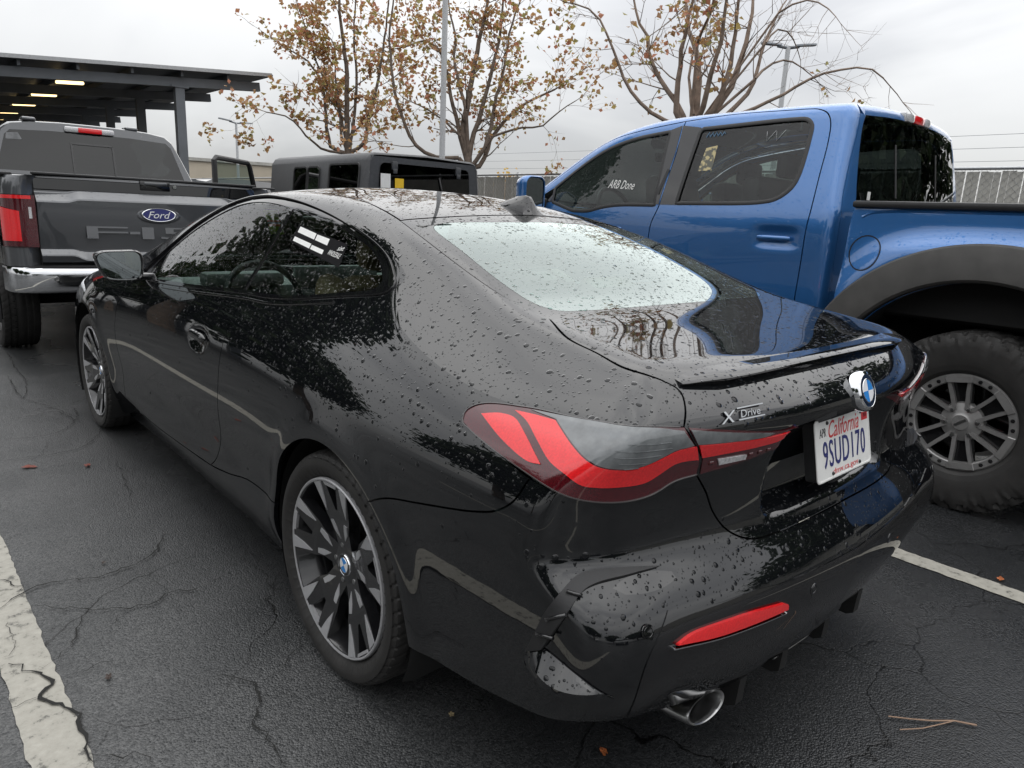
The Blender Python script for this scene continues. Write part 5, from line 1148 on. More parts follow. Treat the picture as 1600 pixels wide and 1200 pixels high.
# wheels
def blue_wheel():
    w = MB().lathe([(.212, -.26), (.205, -.2), (.198, -.06), (.200, -.03)], 60).build('wheel', MT['rim_black'], blue)
    ring_ = MB().lathe([(.196, -.030), (.1985, -.004), (.203, .001), (.231, .003), (.238, -.003), (.241, -.016)], 72).build('bead_ring', MT['rim_grey'], w)
    tyre('tyre', MT['rubber'], w, .436, .236, .315, 34, 'at', -.125)
    cone = lambda x, y, z: (x, y, z+.10*(math.hypot(x, y)-.2))
    arm = [(-.034, .055), (-.016, .060), (-.027, .15), (-.036, .200), (-.052, .198), (-.043, .14)]
    bolt = None; webs = None
    for k in range(6):
        a = 2*math.pi*k/6+R(10)
        if webs is None:
            arms = [warp(MB().prism([(sg*x, y) for x, y in (arm[::-1] if sg > 0 else arm)], -.03, .0), cone).build('spoke', MT['rim_grey'], w, 25) for sg in (1, -1)]
            web = warp(MB().prism([(-.046, .05), (.046, .05), (.046, .12), (.050, .203), (-.050, .203), (-.046, .12)], -.055, -.034), cone).build('spoke_web', MT['rim_black'], w, 25)
            cap0 = MB().ring([[(x*k_, y, z) for x, y in ((-.056, .196), (.056, .196), (.062, .226), (-.062, .226))] for z, k_ in ((-.01, 1), (.004, 1), (.0075, .94))]).build('spoke_cap', MT['rim_grey'], w, 20)
            webs = arms+[web, cap0]; nut = MB().lathe([(0, .018), (.008, .018), (.0115, .008), (.0125, -.006), (.018, -.008), (.020, -.02)], 6).build('wheel_nut', MT['satin'], w); q = nut
            for o_ in webs: o_.rotation_euler.z = a
        else:
            for o_ in webs: q = link(o_.copy(), w); q.rotation_euler.z = a
            q = link(nut.copy(), w)
        q.location = (.069*math.cos(a+R(120)), .069*math.sin(a+R(120)), -.022)
        for da in (24, 36):
            b_ = a+R(90+da)
            if bolt is None: bolt = MB().lathe([(0, .006), (.006, .006), (.0065, 0), (.010, 0), (.0105, -.004)], 6).build('ring_bolt', MT['rim_black'], w); q = bolt
            else: q = link(bolt.copy(), w)
            q.location = (.216*math.cos(b_), .216*math.sin(b_), .003)
    hb_ = MB().lathe([(0, -.006), (.036, -.006), (.040, -.010), (.050, -.012), (.092, -.026), (.10, -.05)], 40).build('hub', MT['rim_grey'], w)
    MB().box((0, 0, -.0045), (.058, .011, .003), Matrix.Rotation(R(40), 4, 'Z')).build('hub_badge', MT['satin'], w)
    MB().lathe([(0, -.13), (.17, -.13), (.175, -.15)], 40).build('brake_disc', MT['rim_black'], w)
    return w
bw = blue_wheel(); bw.matrix_local = Matrix.Translation((-1.062, -.665, .432)) @ LW
for M_ in (Matrix.Translation((1.062, -.665, .432)) @ RW, Matrix.Translation((-1.062, 3.02, .432)) @ LW, Matrix.Translation((1.062, 3.02, .432)) @ RW):
    copy_tree(bw, blue).matrix_local = M_
# ---------------------------------------------------------------- dark grey pickup ahead, seen from behind (own frame, tailgate at y = 0)
grey = thing('pickup_truck', 'dark grey pickup truck seen from behind, tailgate stamped F-150, chrome bumper', 'pickup truck', (-.02, 4.55, 0))
GP = MT['grey_paint']
def bow(x): return .030*(x/.8)**2
def sweep(name, prof, xs, mat, par, shape, ang=30):
    """profile of (z, y) carried along x, y and z adjusted by shape(x, z, y)"""
    lp = []
    for x in xs: lp.append([shape(x, z, y) for z, y in prof])
    return MB().ring(lp, closed=False, caps=False).build(name, mat, par, ang)
xs = np.linspace(-.803, .803, 65)
def st(x): return .022*float(sstep(.63, .52, np.array([abs(x)]))[0])
tg = sweep('tailgate', [(1.432, .08), (1.434, .03), (1.425, .0), (1.40, -.006), (1.312, -.010), (1.304, -.014), (1.249, -.066), (1.238, -.071), (1.15, -.066), (1.0, -.054), (.91, -.040), (.903, -.040), (.866, -.070), (.856, -.073), (.81, -.064), (.80, -.02)], xs, GP, grey,
           lambda x, z, y: (x, y+bow(x), z+(st(x) if 1.23 < z < 1.32 else (-.0 if z > .91 or z < .84 else -.04*float(sstep(.62, .50, np.array([abs(x)]))[0])*(1 if z < .91 else 0)*(.5 if z > .87 else .9)))), 13)
sweep('tailgate_applique', [(1.408, -.006), (1.404, -.012), (1.330, -.016), (1.322, -.010)], xs, MT['black_gloss'], tg, lambda x, z, y: (x, y+bow(x), z))
MB().box((0, .02, 1.438), (1.62, .06, .018), bev=.006).build('tailgate_cap', MT['black_plastic'], tg)
MB().box((0, -.012, 1.392), (.22, .018, .075), bev=.008).build('tailgate_handle', MT['black_gloss'], tg)
MB().box((.004, -.018, 1.408), (.17, .018, .028), bev=.008).build('handle_lever', GP, tg)
MB().lathe([(0, .012), (.014, .012), (.018, .006), (.019, 0)], 20, frame((.145, -.008, 1.392), (1, 0, 0), (0, -1, 0))).build('camera_lens', MT['chrome'], tg)
Mo = frame((0, -.066, 1.172), (1, 0, 0), (0, -1, .05)) @ Matrix.Diagonal((1, .41, 1, 1))
MB().lathe([(.165, -.002), (.150, .003), (.138, .004), (.132, .001)], 48, Mo).build('badge_recess', GP, tg)
ov = MB().lathe([(.128, 0), (.126, .008), (.120, .011), (.114, .010)], 48, Mo).build('oval_badge', MT['chrome'], tg)
MB().prism(disc_poly(.1145, n=44)[:44], .003, .0098, Mo).build('badge_field', MT['navy_print'], ov)
fit_text('Ford', Mo @ Matrix.Translation((0, 0, .011)), .165, .125, MT['white_enamel'], 'badge_lettering', ov, .0025, .35)
for ch_, x_, w_, h_ in (('F', -.37, .28, .09), ('-', -.182, .072, .018), ('1', -.088, .085, .09), ('5', .14, .27, .09), ('0', .47, .28, .09)): fit_text(ch_, frame((x_, -.0575, 1.030), (1, 0, 0), (0, -1, .08)), w_, h_, GP, 'stamped_letter', tg, .009)
for sg in (-1, 1):
    lo = [(sg*.808, -.03), (sg*.90, -.035), (sg*.975, .0), (sg*1.003, .06), (sg*1.01, .20)]
    def wrap(name, z0, z1, i0, i1, d, mat, par, sl=0):
        q = CM(A(lo), .02); n = len(q); q = q[int(i0*n):max(int(i1*n), int(i0*n)+2)]; c = A([0, .4])
        o = q+(q-c)/np.linalg.norm(q-c, axis=1, keepdims=True)*d
        zz = np.linspace(0, 1, len(q))
        return MB().ring([[(x, y, z) for (x, y), t in zip(o, zz)] for z in (z0,)]+[[(x, y, z1-sl*t) for (x, y), t in zip(o, zz)]] , closed=False, caps=False).build(name, mat, par, 60)
    tlp = wrap('tail_lamp', .918, 1.282, .02, .80, .004, MT['lens_darkred'], grey)
    wrap('light_guide', 1.255, 1.279, .06, .72, .010, MT['lens_red'], tlp)
    wrap('light_guide', .96, 1.17, .26, .70, .012, MT['lens_red'], tlp, -.03)
    wrap('light_guide', .925, .955, .10, .62, .010, MT['lens_darkred'], tlp)
    wrap('smoked_lens', .93, 1.22, .03, .22, .009, MT['lens_darkred'], tlp)
    wrap('reversing_lens', 1.12, 1.20, .06, .19, .012, MT['lens_clear'], tlp)
    # bed flank
    bl = [(sg*.812, .02), (sg*.90, -.028), (sg*.972, .006), (sg*1.0, .06), (sg*1.012, .25), (sg*1.015, .9), (sg*1.01, 1.72)]
    q = CM(A(bl), .04)
    def flank(z0, z1, k0, k1): return [[(x*k0, y, z0) for x, y in q], [(x*k1, y, z1) for x, y in q]]
    m = MB().ring([[(x*k, y, z) for x, y in q] for z, k in ((1.285, 1.0), (1.33, .998), (1.39, .985), (1.415, .965), (1.42, .93))], closed=False, caps=False)
    m.ring([[(x*k, y, z) for x, y in q] for z, k in ((.915, 1.0), (.86, 1.0), (.78, 1.0))], closed=False, caps=False)
    q2 = q[q[:, 1] > .19]
    m.ring([[(x*k, y, z) for x, y in q2] for z, k in ((.78, 1.0), (.95, 1.004), (1.1, 1.004), (1.30, 1.0))], closed=False, caps=False)
    m.build('bed_side', GP, grey, 40)
    MB().box((sg*.965, .9, 1.425), (.09, 1.7, .02), bev=.006).build('bed_rail', MT['black_plastic'], grey)
    # arch: dark gap over the wheel then lower rear corner
    MB().ring([[(sg*1.02, 1.18+.50*math.cos(t), .42+.50*math.sin(t)), ] for t in ()], caps=False) if 0 else None
    a = np.linspace(R(-14), R(194), 36)
    m = MB().ring([[(sg*xx, 1.18+r_*math.cos(t), .42+r_*math.sin(t)) for t in a] for xx, r_ in ((1.018, .56), (1.045, .545), (1.045, .50), (1.0, .485))], closed=False, caps=False); m.build('wheel_arch', MT['black_plastic'], grey)
bx_ = CM(A([(-1.02, .22), (-1.0, .06), (-.94, -.045), (-.82, -.10), (-.45, -.135), (0, -.145), (.45, -.135), (.82, -.10), (.94, -.045), (1.0, .06), (1.02, .22)]), .04)
bp_ = [(.770, .10), (.772, .012), (.760, .0), (.72, -.004), (.64, .0), (.60, .02), (.585, .06)]
MB().ring([[(x*(1-dy*.15), y+dy, z) for z, dy in bp_] for x, y in bx_], closed=False, caps=False).build('rear_bumper', MT['chrome'], grey, 50)
MB().ring([[(x*.93, y+dy+.004, z+.012) for z, dy in ((.765, .0), (.775, .08))] for x, y in bx_], closed=False, caps=False).build('bumper_step', MT['black_plastic'], grey)
for x_ in (-.74, -.35, .35, .74): MB().lathe([(0, .003), (.010, .003), (.012, .006), (.016, .006), (.018, 0)], 20, frame((x_, float(np.interp(x_, bx_[:, 0], bx_[:, 1]))-.003, .695), (1, 0, 0), (-.12*np.sign(x_), -1, 0))).build('parking_sensor', MT['satin'], grey)
MB().box((0, .15, .80), (1.60, .30, .04)).box((0, 2.2, .62), (1.9, 4.2, .10)).box((0, .9, .95), (1.72, 1.7, .06)).box((0, 1.76, 1.15), (1.8, .06, .55)).box((0, .05, 1.1), (1.62, .05, .62)).box((0, .55, .55), (.5, .9, .16)).build('chassis', MT['dark'], grey)
MT['glass_grey'] = glass('grey_tinted_glass', (.16, .17, .17), gain=1.5); MT['sticker_grey'] = pbr('grey_sticker', (.16, .165, .17), .5, var=.3)
# cab
def cabsec(y, k=1, dz=0, zl=.62, top=1.955):
    pts = [(.96, zl), (1.0, .95), (1.005, 1.25), (.985, 1.37), (.90, 1.47), (.86, 1.56), (.775, 1.76), (.725, 1.86), (.66, 1.915), (.5, 1.94), (.25, 1.953), (0, 1.957)]
    pts = [(x*k, min(z, top)+dz) for x, z in pts]; yt = lambda z: y+(.19*max(0, z-1.46) if y < 1.9 else 0); return [(x, yt(z), z) for x, z in pts]+[(-x, yt(z), z) for x, z in pts[::-1][1:]]
m = MB()
sec = [cabsec(1.80, .985, -.012), cabsec(1.82, .995, -.004), cabsec(1.86), cabsec(2.2), cabsec(2.6), cabsec(3.3, .995, -.01)]
m.ring(sec, closed=False, caps=False)
cs = m.build('cab', GP, grey, 40)
def poly_on(name, pts, y, mat, par, t=.006): return MB().prism(pts, 0, t, frame((0, y, 0), (1, 0, 0), (0, -1, 0))).build(name, mat, par)
back = [(x*.985, z-.012) for x, _, z in [(p[0], 0, p[2]) for p in cabsec(0)]]
glass_o = [(-.80, 1.49), (.80, 1.49), (.705, 1.80), (.66, 1.845), (.35, 1.862), (0, 1.867), (-.35, 1.862), (-.66, 1.845), (-.705, 1.80)]
def ringface(name, outer, inner, y, mat, par):
    V = [Vector((x, z, 0)) for x, z in outer]; H = [Vector((x, z, 0)) for x, z in inner]
    tr = mathutils.geometry.tessellate_polygon([V, H]); P = V+H
    return MB().add([(p.x, y+.19*max(0, p.y-1.46), p.y) for p in P], tr).build(name, mat, par)
ringface('cab_back', back, glass_o, 1.80, GP, cs)
rw = warp(MB().prism(glass_o, 0, .004, frame((0, 1.806, 0), (1, 0, 0), (0, -1, 0))), lambda x, y, z: (x, y+.19*max(0, z-1.46), z)).build('rear_window', MT['glass_grey'], grey)
TILT = lambda x, y, z: (x, y+.19*max(0, z-1.46), z)
for x0_, z0_, x1_, z1_ in ((-.185, 1.76, .165, 1.775), (-.195, 1.49, -.18, 1.775), (.155, 1.49, .17, 1.765)):
    warp(MB().box(((x0_+x1_)/2, 1.797, (z0_+z1_)/2), (x1_-x0_, .010, z1_-z0_)), TILT).build('slider_frame', MT['black_gloss'], rw)
warp(MB().prism([(-.70, 1.76), (-.575, 1.765), (-.60, 1.825), (-.69, 1.815)], 0, .001, frame((0, 1.799, 0), (1, 0, 0), (0, -1, 0))), TILT).build('window_sticker', MT['sticker_grey'], rw)
hbl = MB().box((-.02, 1.865, 1.893), (.42, .04, .052), bev=.014).build('high_brake_light', MT['lens_clear'], grey)
MB().box((-.02, 1.848, 1.893), (.20, .02, .046), bev=.006).build('brake_light_lens', MT['lens_red'], hbl)
for x_ in (-.50, .36): MB().box((x_, 1.98, 1.955), (.11, .16, .035), bev=.014).build('roof_aerial', GP, grey)
wsm = MB().ring([[(p[0], p[1], p[2]) for p in cabsec(3.3, .995, -.01)][4:19], [(p[0]*1.05, 4.05, 1.35+(p[2]-1.47)*.08) for p in cabsec(3.3)][4:19]], closed=False, caps=False).build('windscreen', MT['glass_front'], grey)
MB().box((0, 4.55, 1.12), (1.9, 1.5, .42), bev=.10).box((0, 5.2, .90), (1.96, .2, .5), bev=.06).build('bonnet', GP, grey)
for sg in (-1, 1): MB().box((sg*.985, 4.1, .95), (.06, 1.4, .62), bev=.03).build('front_wing', GP, grey)
m = MB().box((0, 2.35, 1.25), (1.5, .14, .55), bev=.05)
m.build('rear_bench', MT['seat'], grey)
for x_ in (-.42, .42):
    MB().box((x_, 3.05, 1.30), (.52, .14, .62), bev=.05).box((x_, 3.02, 1.68), (.27, .09, .16), bev=.035).build('front_seat', MT['seat'], grey)
    MB().box((x_*.95, 2.32, 1.60), (.26, .08, .14), bev=.03).build('headrest', MT['seat'], grey)
    MB().box((x_*.52, 2.3, 1.60), (.24, .08, .12), bev=.03).build('headrest', MT['seat'], grey)
for sg in (-1, 1):
    b = MB().box((sg*1.17, 3.75, 1.35), (.24, .14, .22), bev=.05).build('door_mirror', GP, grey)
    # side glass
    MB().add([(sg*.925, 1.98, 1.46), (sg*.925, 3.2, 1.44), (sg*.775, 3.1, 1.80), (sg*.775, 2.02, 1.82)], [(0, 1, 2, 3)]).build('side_window', MT['glass_dark'], grey)
def plain_wheel(parent, Rt, rr, w_, spokes=6, mat='rim_grey', style='road', nb=44):
    w = MB().lathe([(rr-.02, -w_*.9), (rr-.03, -w_*.5), (rr-.02, -.02), (rr-.002, 0), (rr+.004, -.006)], 48).build('wheel', MT[mat], parent)
    tyre('tyre', MT['rubber'], w, Rt, rr, w_, nb, style, -w_*.45)
    sp = None
    for k in range(spokes):
        if sp is None: sp = MB().prism([(-.04, .04), (.04, .04), (.055, rr-.005), (-.055, rr-.005)], -.04, -.008).build('spoke', MT[mat], w)
        else:
            q = link(sp.copy(), w); q.rotation_euler.z = 2*math.pi*k/spokes
    MB().lathe([(0, -.002), (.06, -.004), (.085, -.02), (.09, -.05)], 32).build('hub', MT[mat], w)
    MB().lathe([(.0, -.1), (rr-.04, -.1)], 32).build('brake_disc', MT['rim_black'], w)
    return w
gw = plain_wheel(grey, .405, .262, .275, 6, 'satin'); gw.matrix_local = Matrix.Translation((-.985, 1.18, .405)) @ LW
for M_ in (Matrix.Translation((.985, 1.18, .405)) @ RW, Matrix.Translation((-.985, 4.86, .405)) @ LW, Matrix.Translation((.985, 4.86, .405)) @ RW): copy_tree(gw, grey).matrix_local = M_
MB().box((0, 1.18, .6), (1.3, 1.2, .5)).build('axle_shadow_box', MT['dark'], grey) if 0 else None
MB().tube([(-.9, 1.18, .405), (.9, 1.18, .405)], .05, 10).build('rear_axle', MT['dark'], grey)
# ---------------------------------------------------------------- dark grey hardtop off-roader with its driver's door open, between the pickup and the blue truck
jeep = thing('off_road_vehicle', 'dark grey boxy off-roader with black hardtop and its front door standing open', 'off-roader', (2.90, 5.02, 0))
MT['jeep_top'] = pbr('textured_hardtop', (.045, .047, .051), .5, bump=.2, bscale=500, var=.15)
MT['jeep_paint'] = paint('dark_grey_paint', (.045, .047, .05), rough=.35, rain=None); MT['jeep_glass'] = MT['glass_deep']
def shellbox(m, x0, x1, y0, y1, z0, z1, k, r):
    """hardtop walls with tumblehome k and rounded roof edge r"""
    def sec(y, s=0):
        p = [(x1-s, z0), (x1-k*(z1-r-z0)-s, z1-r), (x1-k*(z1-z0)-r*.35-s, z1-r*.3), (x1-k*(z1-z0)-r-s, z1-s*.6), (0, z1+.02-s*.6)]
        return [(x, y, z) for x, z in p]+[(-x, y, z) for x, z in p[::-1][1:]]
    m.ring([sec(y0+.0, .035), sec(y0+.012, .012), sec(y0+.035), sec(y1-.03), sec(y1, .03)], closed=False, caps=False)
top = MB(); shellbox(top, -.79, .79, 0, 2.35, 1.22, 1.865, .10, .09); top.add([(-.755, .003, 1.22), (.755, .003, 1.22), (.69, .003, 1.83), (-.69, .003, 1.83)], [(0, 1, 2, 3)])
hard = top.build('hardtop', MT['jeep_top'], jeep, 45)
def jwin(y0, y1, z0, z1, sg, par):
    xa = lambda z: sg*(.79-.10*(z-1.22)+.004)
    q = rrect(y1-y0, z1-z0, .05, 4); cy, cz = (y0+y1)/2, (z0+z1)/2
    f = MB().add([(xa(cz+b)-sg*.0, cy+a, cz+b) for a, b in q], [tuple(range(len(q)))]).build('side_window', MT['glass_deep'], par)
    MB().ring([[(xa(cz+b*s)+sg*o, cy+a*s2, cz+b*s) for a, b in q] for s, s2, o in ((1.10, 1.07, -.003), (1.09, 1.06, .010), (1.0, 1.0, .010), (.99, .99, .0))], caps=False).build('window_rubber', MT['black_plastic'], f)
for sg in (-1, 1):
    jwin(.14, .78, 1.36, 1.74, sg, jeep)
    jwin(1.02, 1.30, 1.34, 1.72, sg, jeep); jwin(1.33, 1.66, 1.34, 1.72, sg, jeep)
rg_ = rrect(1.22, .44, .06, 5)
rwj = MB().prism([(x*(1-.04*(z>0)), z+1.55) for x, z in rg_], 0, .012, frame((0, .004, 0), (1, 0, 0), (0, -1, 0))).build('rear_window', MT['jeep_glass'] if 'jeep_glass' in MT else MT['black_gloss'], jeep)
for x_ in (-.42, .42):
    MB().box((x_, -.02, 1.745), (.07, .03, .09), bev=.01).box((x_, -.03, 1.69), (.05, .02, .05), bev=.008).build('window_hinge', MT['jeep_top'], rwj)
MB().tube([(.25, -.025, 1.33), (.16, -.022, 1.66)], .008, 6).build('rear_wiper', MT['black_plastic'], rwj)
MB().box((-.53, -.020, 1.585), (.12, .002, .15)).build('white_label', MT['white'], rwj)
MT['yellow_print'] = pbr('yellow_print', (.75, .48, .02), .5, var=.05)
MB().box((-.36, -.020, 1.57), (.11, .002, .10)).build('yellow_label', MT['yellow_print'], rwj)
tub = MB().box((0, 1.2, .86), (1.74, 2.45, .70), bev=.06).build('body', MT['jeep_paint'], jeep)
MB().box((0, 3.15, .95), (1.36, 1.5, .42), bev=.06).build('bonnet', MT['jeep_paint'], jeep)
MB().box((0, 3.95, .85), (1.3, .10, .60), bev=.04).build('grille', MT['jeep_paint'], jeep)
for sg in (-1, 1):
    for y_ in (.35, 3.3): MB().box((sg*.84, y_, .98), (.24, 1.05, .07), bev=.03).build('wheel_flare', MT['black_plastic'], jeep)
    MB().tube([(sg*.72, 2.42, 1.22), (sg*.66, 2.12, 1.80)], .035, 8).build('screen_pillar', MT['jeep_paint'], jeep)
MB().add([(-.70, 2.43, 1.24), (.70, 2.43, 1.24), (.64, 2.14, 1.78), (-.64, 2.14, 1.78)], [(0, 1, 2, 3)]).build('windscreen', MT['glass_front'], jeep)
MB().box((0, -.08, .60), (1.6, .16, .22), bev=.04).build('rear_bumper', MT['black_plastic'], jeep)
MB().box((0, 1.95, .62), (1.5, 3.9, .12)).build('chassis', MT['dark'], jeep)
for x_ in (-.38, .38): MB().box((x_, 1.62, 1.05), (.48, .16, .62), bev=.05).box((x_, 1.6, 1.46), (.26, .10, .18), bev=.03).build('front_seat', MT['seat'], jeep)
jw = plain_wheel(jeep, .40, .225, .26, 5, 'rim_grey', 'at', 34); jw.matrix_local = Matrix.Translation((-.93, .35, .40)) @ LW
for M_ in (Matrix.Translation((.93, .35, .40)) @ RW, Matrix.Translation((-.93, 3.3, .40)) @ LW, Matrix.Translation((.93, 3.3, .40)) @ RW): copy_tree(jw, jeep).matrix_local = M_
sp = MB().lathe([(.0, .03), (.12, .03), (.16, .0), (.225, -.02)], 40).build('spare_wheel', MT['rim_grey'], jeep); tyre('tyre', MT['rubber'], sp, .40, .225, .26, 34, 'at', -.10)
sp.matrix_local = Matrix.Translation((.05, -.28, 1.0)) @ Matrix.Rotation(R(90), 4, 'X')
# the open door
Md = Matrix.Translation((-.90, 2.33, 0)) @ Matrix.Rotation(R(-139), 4, 'Z') @ Matrix.Diagonal((1.12, 1, 1, 1))       # local x runs from the hinge to the latch
def dbox(m, x0, x1, z0, z1, t=.05, y=0): m.box(((x0+x1)/2, y, (z0+z1)/2), (x1-x0, t, z1-z0), bev=.012); return m
dm = MB(); dbox(dm, .02, .95, .62, 1.22, .06)
door = dm.build('door', MT['jeep_paint'], jeep); door.matrix_local = Md
fr = MB().tube([(.05, 0, 1.22), (.22, 0, 1.72), (.27, 0, 1.76), (.90, 0, 1.77), (.94, 0, 1.74), (.94, 0, 1.22)], .03, 8).build('door_frame', MT['black_plastic'], door)
MB().add([(.08, 0, 1.22), (.24, 0, 1.72), (.92, 0, 1.74), (.92, 0, 1.22)], [(0, 1, 2, 3)]).build('window_pane', MT['glass_truck'], door)
MB().box((.10, -.02, 1.30), (.16, .10, .20), bev=.04).build('door_mirror', MT['black_plastic'], door)
# a second dark vehicle farther off
suv = thing('suv', 'dark sport utility vehicle parked far ahead, beyond the open door', 'car', (3.4, 13.2, 0))
def suv_sec(y, k, zt, zb=.35): return [(x*k, y, min(z, zt)) for x, z in ((.90, zb), (.95, .8), (.92, 1.05), (.80, 1.38), (.70, 1.60), (.55, 1.66), (0, 1.69))]+[(-x*k, y, min(z, zt)) for x, z in ((.55, 1.66), (.70, 1.60), (.80, 1.38), (.92, 1.05), (.95, .8), (.90, zb))]
MB().ring([suv_sec(-2.2, .93, 1.0), suv_sec(-2.12, .98, 1.2), suv_sec(-1.8, 1, 1.69), suv_sec(.4, 1, 1.69), suv_sec(1.2, 1, 1.1), suv_sec(2.2, .97, .95), suv_sec(2.35, .9, .8)], closed=False, caps=False).build('body', MT['jeep_paint'], suv, 30)
for sg in (-1, 1): MB().add([(sg*.915, -1.7, 1.08), (sg*.915, .9, 1.08), (sg*.72, .3, 1.56), (sg*.72, -1.6, 1.56)], [(0, 1, 2, 3)]).build('side_window', MT['black_gloss'], suv)
MB().add([(-.78, -2.08, 1.12), (.78, -2.08, 1.12), (.66, -1.84, 1.55), (-.66, -1.84, 1.55)], [(0, 1, 2, 3)]).build('rear_window', MT['black_gloss'], suv)
for sg in (-1, 1): MB().box((sg*.80, -2.16, .95), (.22, .06, .14), bev=.02).build('tail_lamp', MT['lens_red'], suv)
sw_ = plain_wheel(suv, .36, .24, .23, 5); sw_.matrix_local = Matrix.Translation((-.93, -1.35, .36)) @ LW
for M_ in (Matrix.Translation((.93, -1.35, .36)) @ RW, Matrix.Translation((-.93, 1.4, .36)) @ LW, Matrix.Translation((.93, 1.4, .36)) @ RW): copy_tree(sw_, suv).matrix_local = M_
suv2 = copy_tree(suv); suv2.location = (.3, 13.6, 0); tag(suv2, 'dark sport utility vehicle parked far ahead, half hidden by the grey pickup cab', 'car')
# ---------------------------------------------------------------- solar canopy at the left
MT['steel'] = pbr('painted_steel', (.17, .185, .205), .5, var=.12, scale=2)
MT['roof_under'] = pbr('panel_underside', (.17, .18, .20), .6, var=.15, scale=1.5)
MT['panel_top'] = pbr('solar_panel_top', (.16, .17, .18), .25, var=.1)
MT['lamp'] = pbr('warm_lamp_tube', (1.0, .74, .34), .5, emit=2.2)
MT['galv_pale'] = pbr('pale_gutter', (.45, .46, .47), .4, var=.1)
can = thing('solar_canopy', 'flat dark solar canopy on slim steel columns with small warm lamps underneath', 'canopy', (0, 18.2, 0))
CZ_ = lambda x: 4.62-.085*(6.9-x)
XL, YE = -13., 30.
slab = MB()
V = [(XL, -.15, CZ_(XL)), (6.95, -.15, CZ_(6.95)), (6.95, YE, CZ_(6.95)), (XL, YE, CZ_(XL))]
slab.add(V+[(x, y, z+.045) for x, y, z in V], [(3, 2, 1, 0), (4, 5, 6, 7), (0, 1, 5, 4), (1, 2, 6, 5), (2, 3, 7, 6), (3, 0, 4, 7)])
slab.build('roof', MT['roof_under'], can)
MB().box(((XL+6.95)/2, -.165, CZ_((XL+6.95)/2)+.03), (6.95-XL, .03, .085), Matrix.Rotation(-math.atan(.085), 4, 'Y')).build('gutter', MT['galv_pale'], can)
for x_ in np.arange(XL+.4, 6.9, 1.15):
    MB().box((x_, YE/2, CZ_(x_)-.07), (.06, YE, .13)).build('purlin', MT['steel'], can)
sl_ = math.atan(.085); Mt_ = Matrix.Rotation(-sl_, 4, 'Y')
for k in range(9):
    y_ = .25+3.45*k
    xr = 6.75-(.0 if k == 0 else .10)
    MB().box(((XL+xr)/2, y_, CZ_((XL+xr)/2)-.25), (xr-XL, .16, .22), Mt_).build('beam', MT['steel'], can)
    zc_ = CZ_(4.62)-.35
    MB().box((4.62, y_, zc_/2), (.22, .20, zc_)).build('column', MT['steel'], can)
    MB().box((4.62, y_, zc_-.01), (.42, .26, .05)).build('column_plate', MT['steel'], can)
    for x_ in (2.55, -3.5): MB().box((x_, y_+1.75, CZ_(x_)-.22), (.62, .13, .07), Mt_, .02).build('lamp', MT['lamp'], can)
    if k < 6: MB().box((-7.5, y_, CZ_(-7.5)/2-.2), (.22, .20, CZ_(-7.5)-.4)).build('column', MT['steel'], can)
# ---------------------------------------------------------------- slatted chain-link fence on the right
MT['slat'] = pbr('fence_slat', (.42, .41, .375), .6, var=.22, scale=3)
MT['galv'] = pbr('galvanised_wire', (.42, .43, .44), .4, metal=.7, var=.1)
FX, FZ = 9.6, 2.2
fen = thing('fence', 'pale slatted chain-link fence running behind the trucks under the trees', 'fence', (FX, 0, 0))
rf_ = random.Random(8); s0 = None
for i, y_ in enumerate(np.arange(-2.2, 21.5, .0835)):
    if s0 is None: s0 = MB().box((0, 0, FZ/2-.01), (.010, .080, FZ-.05)).build('slat', MT['slat'], fen); q = s0
    else: q = link(s0.copy(), fen)
    q.location = (rf_.uniform(-.006, .006), y_, rf_.uniform(-.02, .0)); q.rotation_euler = (rf_.uniform(-.006, .006), 0, rf_.uniform(-.10, .10))
wires = MB()
for y_ in np.arange(-4.6, 21.6, .10):
    for dr in (-1, 1):
        a_, b_ = (y_, 0.05), (y_+dr*2.15, FZ)
        wires.tube([(-.014*1.0, a_[0], a_[1]), (-.014, b_[0], b_[1])], .0020, 3, False)
tag(wires.build('chain_link', MT['galv'], fen), kind='stuff')
MB().tube([(0, -60, FZ), (0, 60, FZ)], .024, 8).build('top_rail', MT['galv'], fen)
for y_ in np.arange(-4, 22, 3.0): MB().tube([(.05, y_, 0), (.05, y_, FZ+.05)], .032, 8).build('post', MT['galv'], fen)
for y0_, y1_ in ((-60, -2.25), (21.5, 60)): MB().box((0, (y0_+y1_)/2, FZ/2-.04), (.012, y1_-y0_, FZ-.12)).build('slat_panel', MT['slat'], fen)
# ---------------------------------------------------------------- lamp posts, wires, far buildings
MT['pole'] = pbr('pale_pole', (.50, .51, .52), .5, var=.06)
def lamp_post(label, x, y, h, r, arm, ang, heads=2, head=True):
    t = thing('lamp_post', label, 'lamp post', (x, y, 0), ang)
    MB().tube([(0, 0, 0), (0, 0, h*.5), (0, 0, h)], [r, r*.9, r*.75], 12).build('pole', MT['pole'], t)
    if head:
        for sg in (-1, 1)[:heads]:
            MB().tube([(0, 0, h-.05), (sg*arm*.4, 0, h+.02)], r*.5, 6).build('arm', MT['steel'], t)
            MB().ring([[(sg*(arm*.25+a*arm*.75), b*w_, h+.02+dz+a*.06) for b, dz in ((-1, 0), (-.8, .07), (.8, .07), (1, 0))] for a, w_ in ((0, .07), (.3, .16), (.9, .16), (1.0, .10))]).build('lamp_head', MT['steel'], t)
    return t
lamp_post('twin head lamp post seen between the canopy and the left tree', 19.4, 52.8, 6.9, .11, 1.5, R(20))
lamp_post('twin head lamp post rising behind the bare branches at the right', 28.4, 15.0, 8.75, .13, 1.15, R(-45))
lamp_post('tall white pole in front of the middle tree, its top out of view', 7.15, 10.55, 9.5, .062, .8, 0)
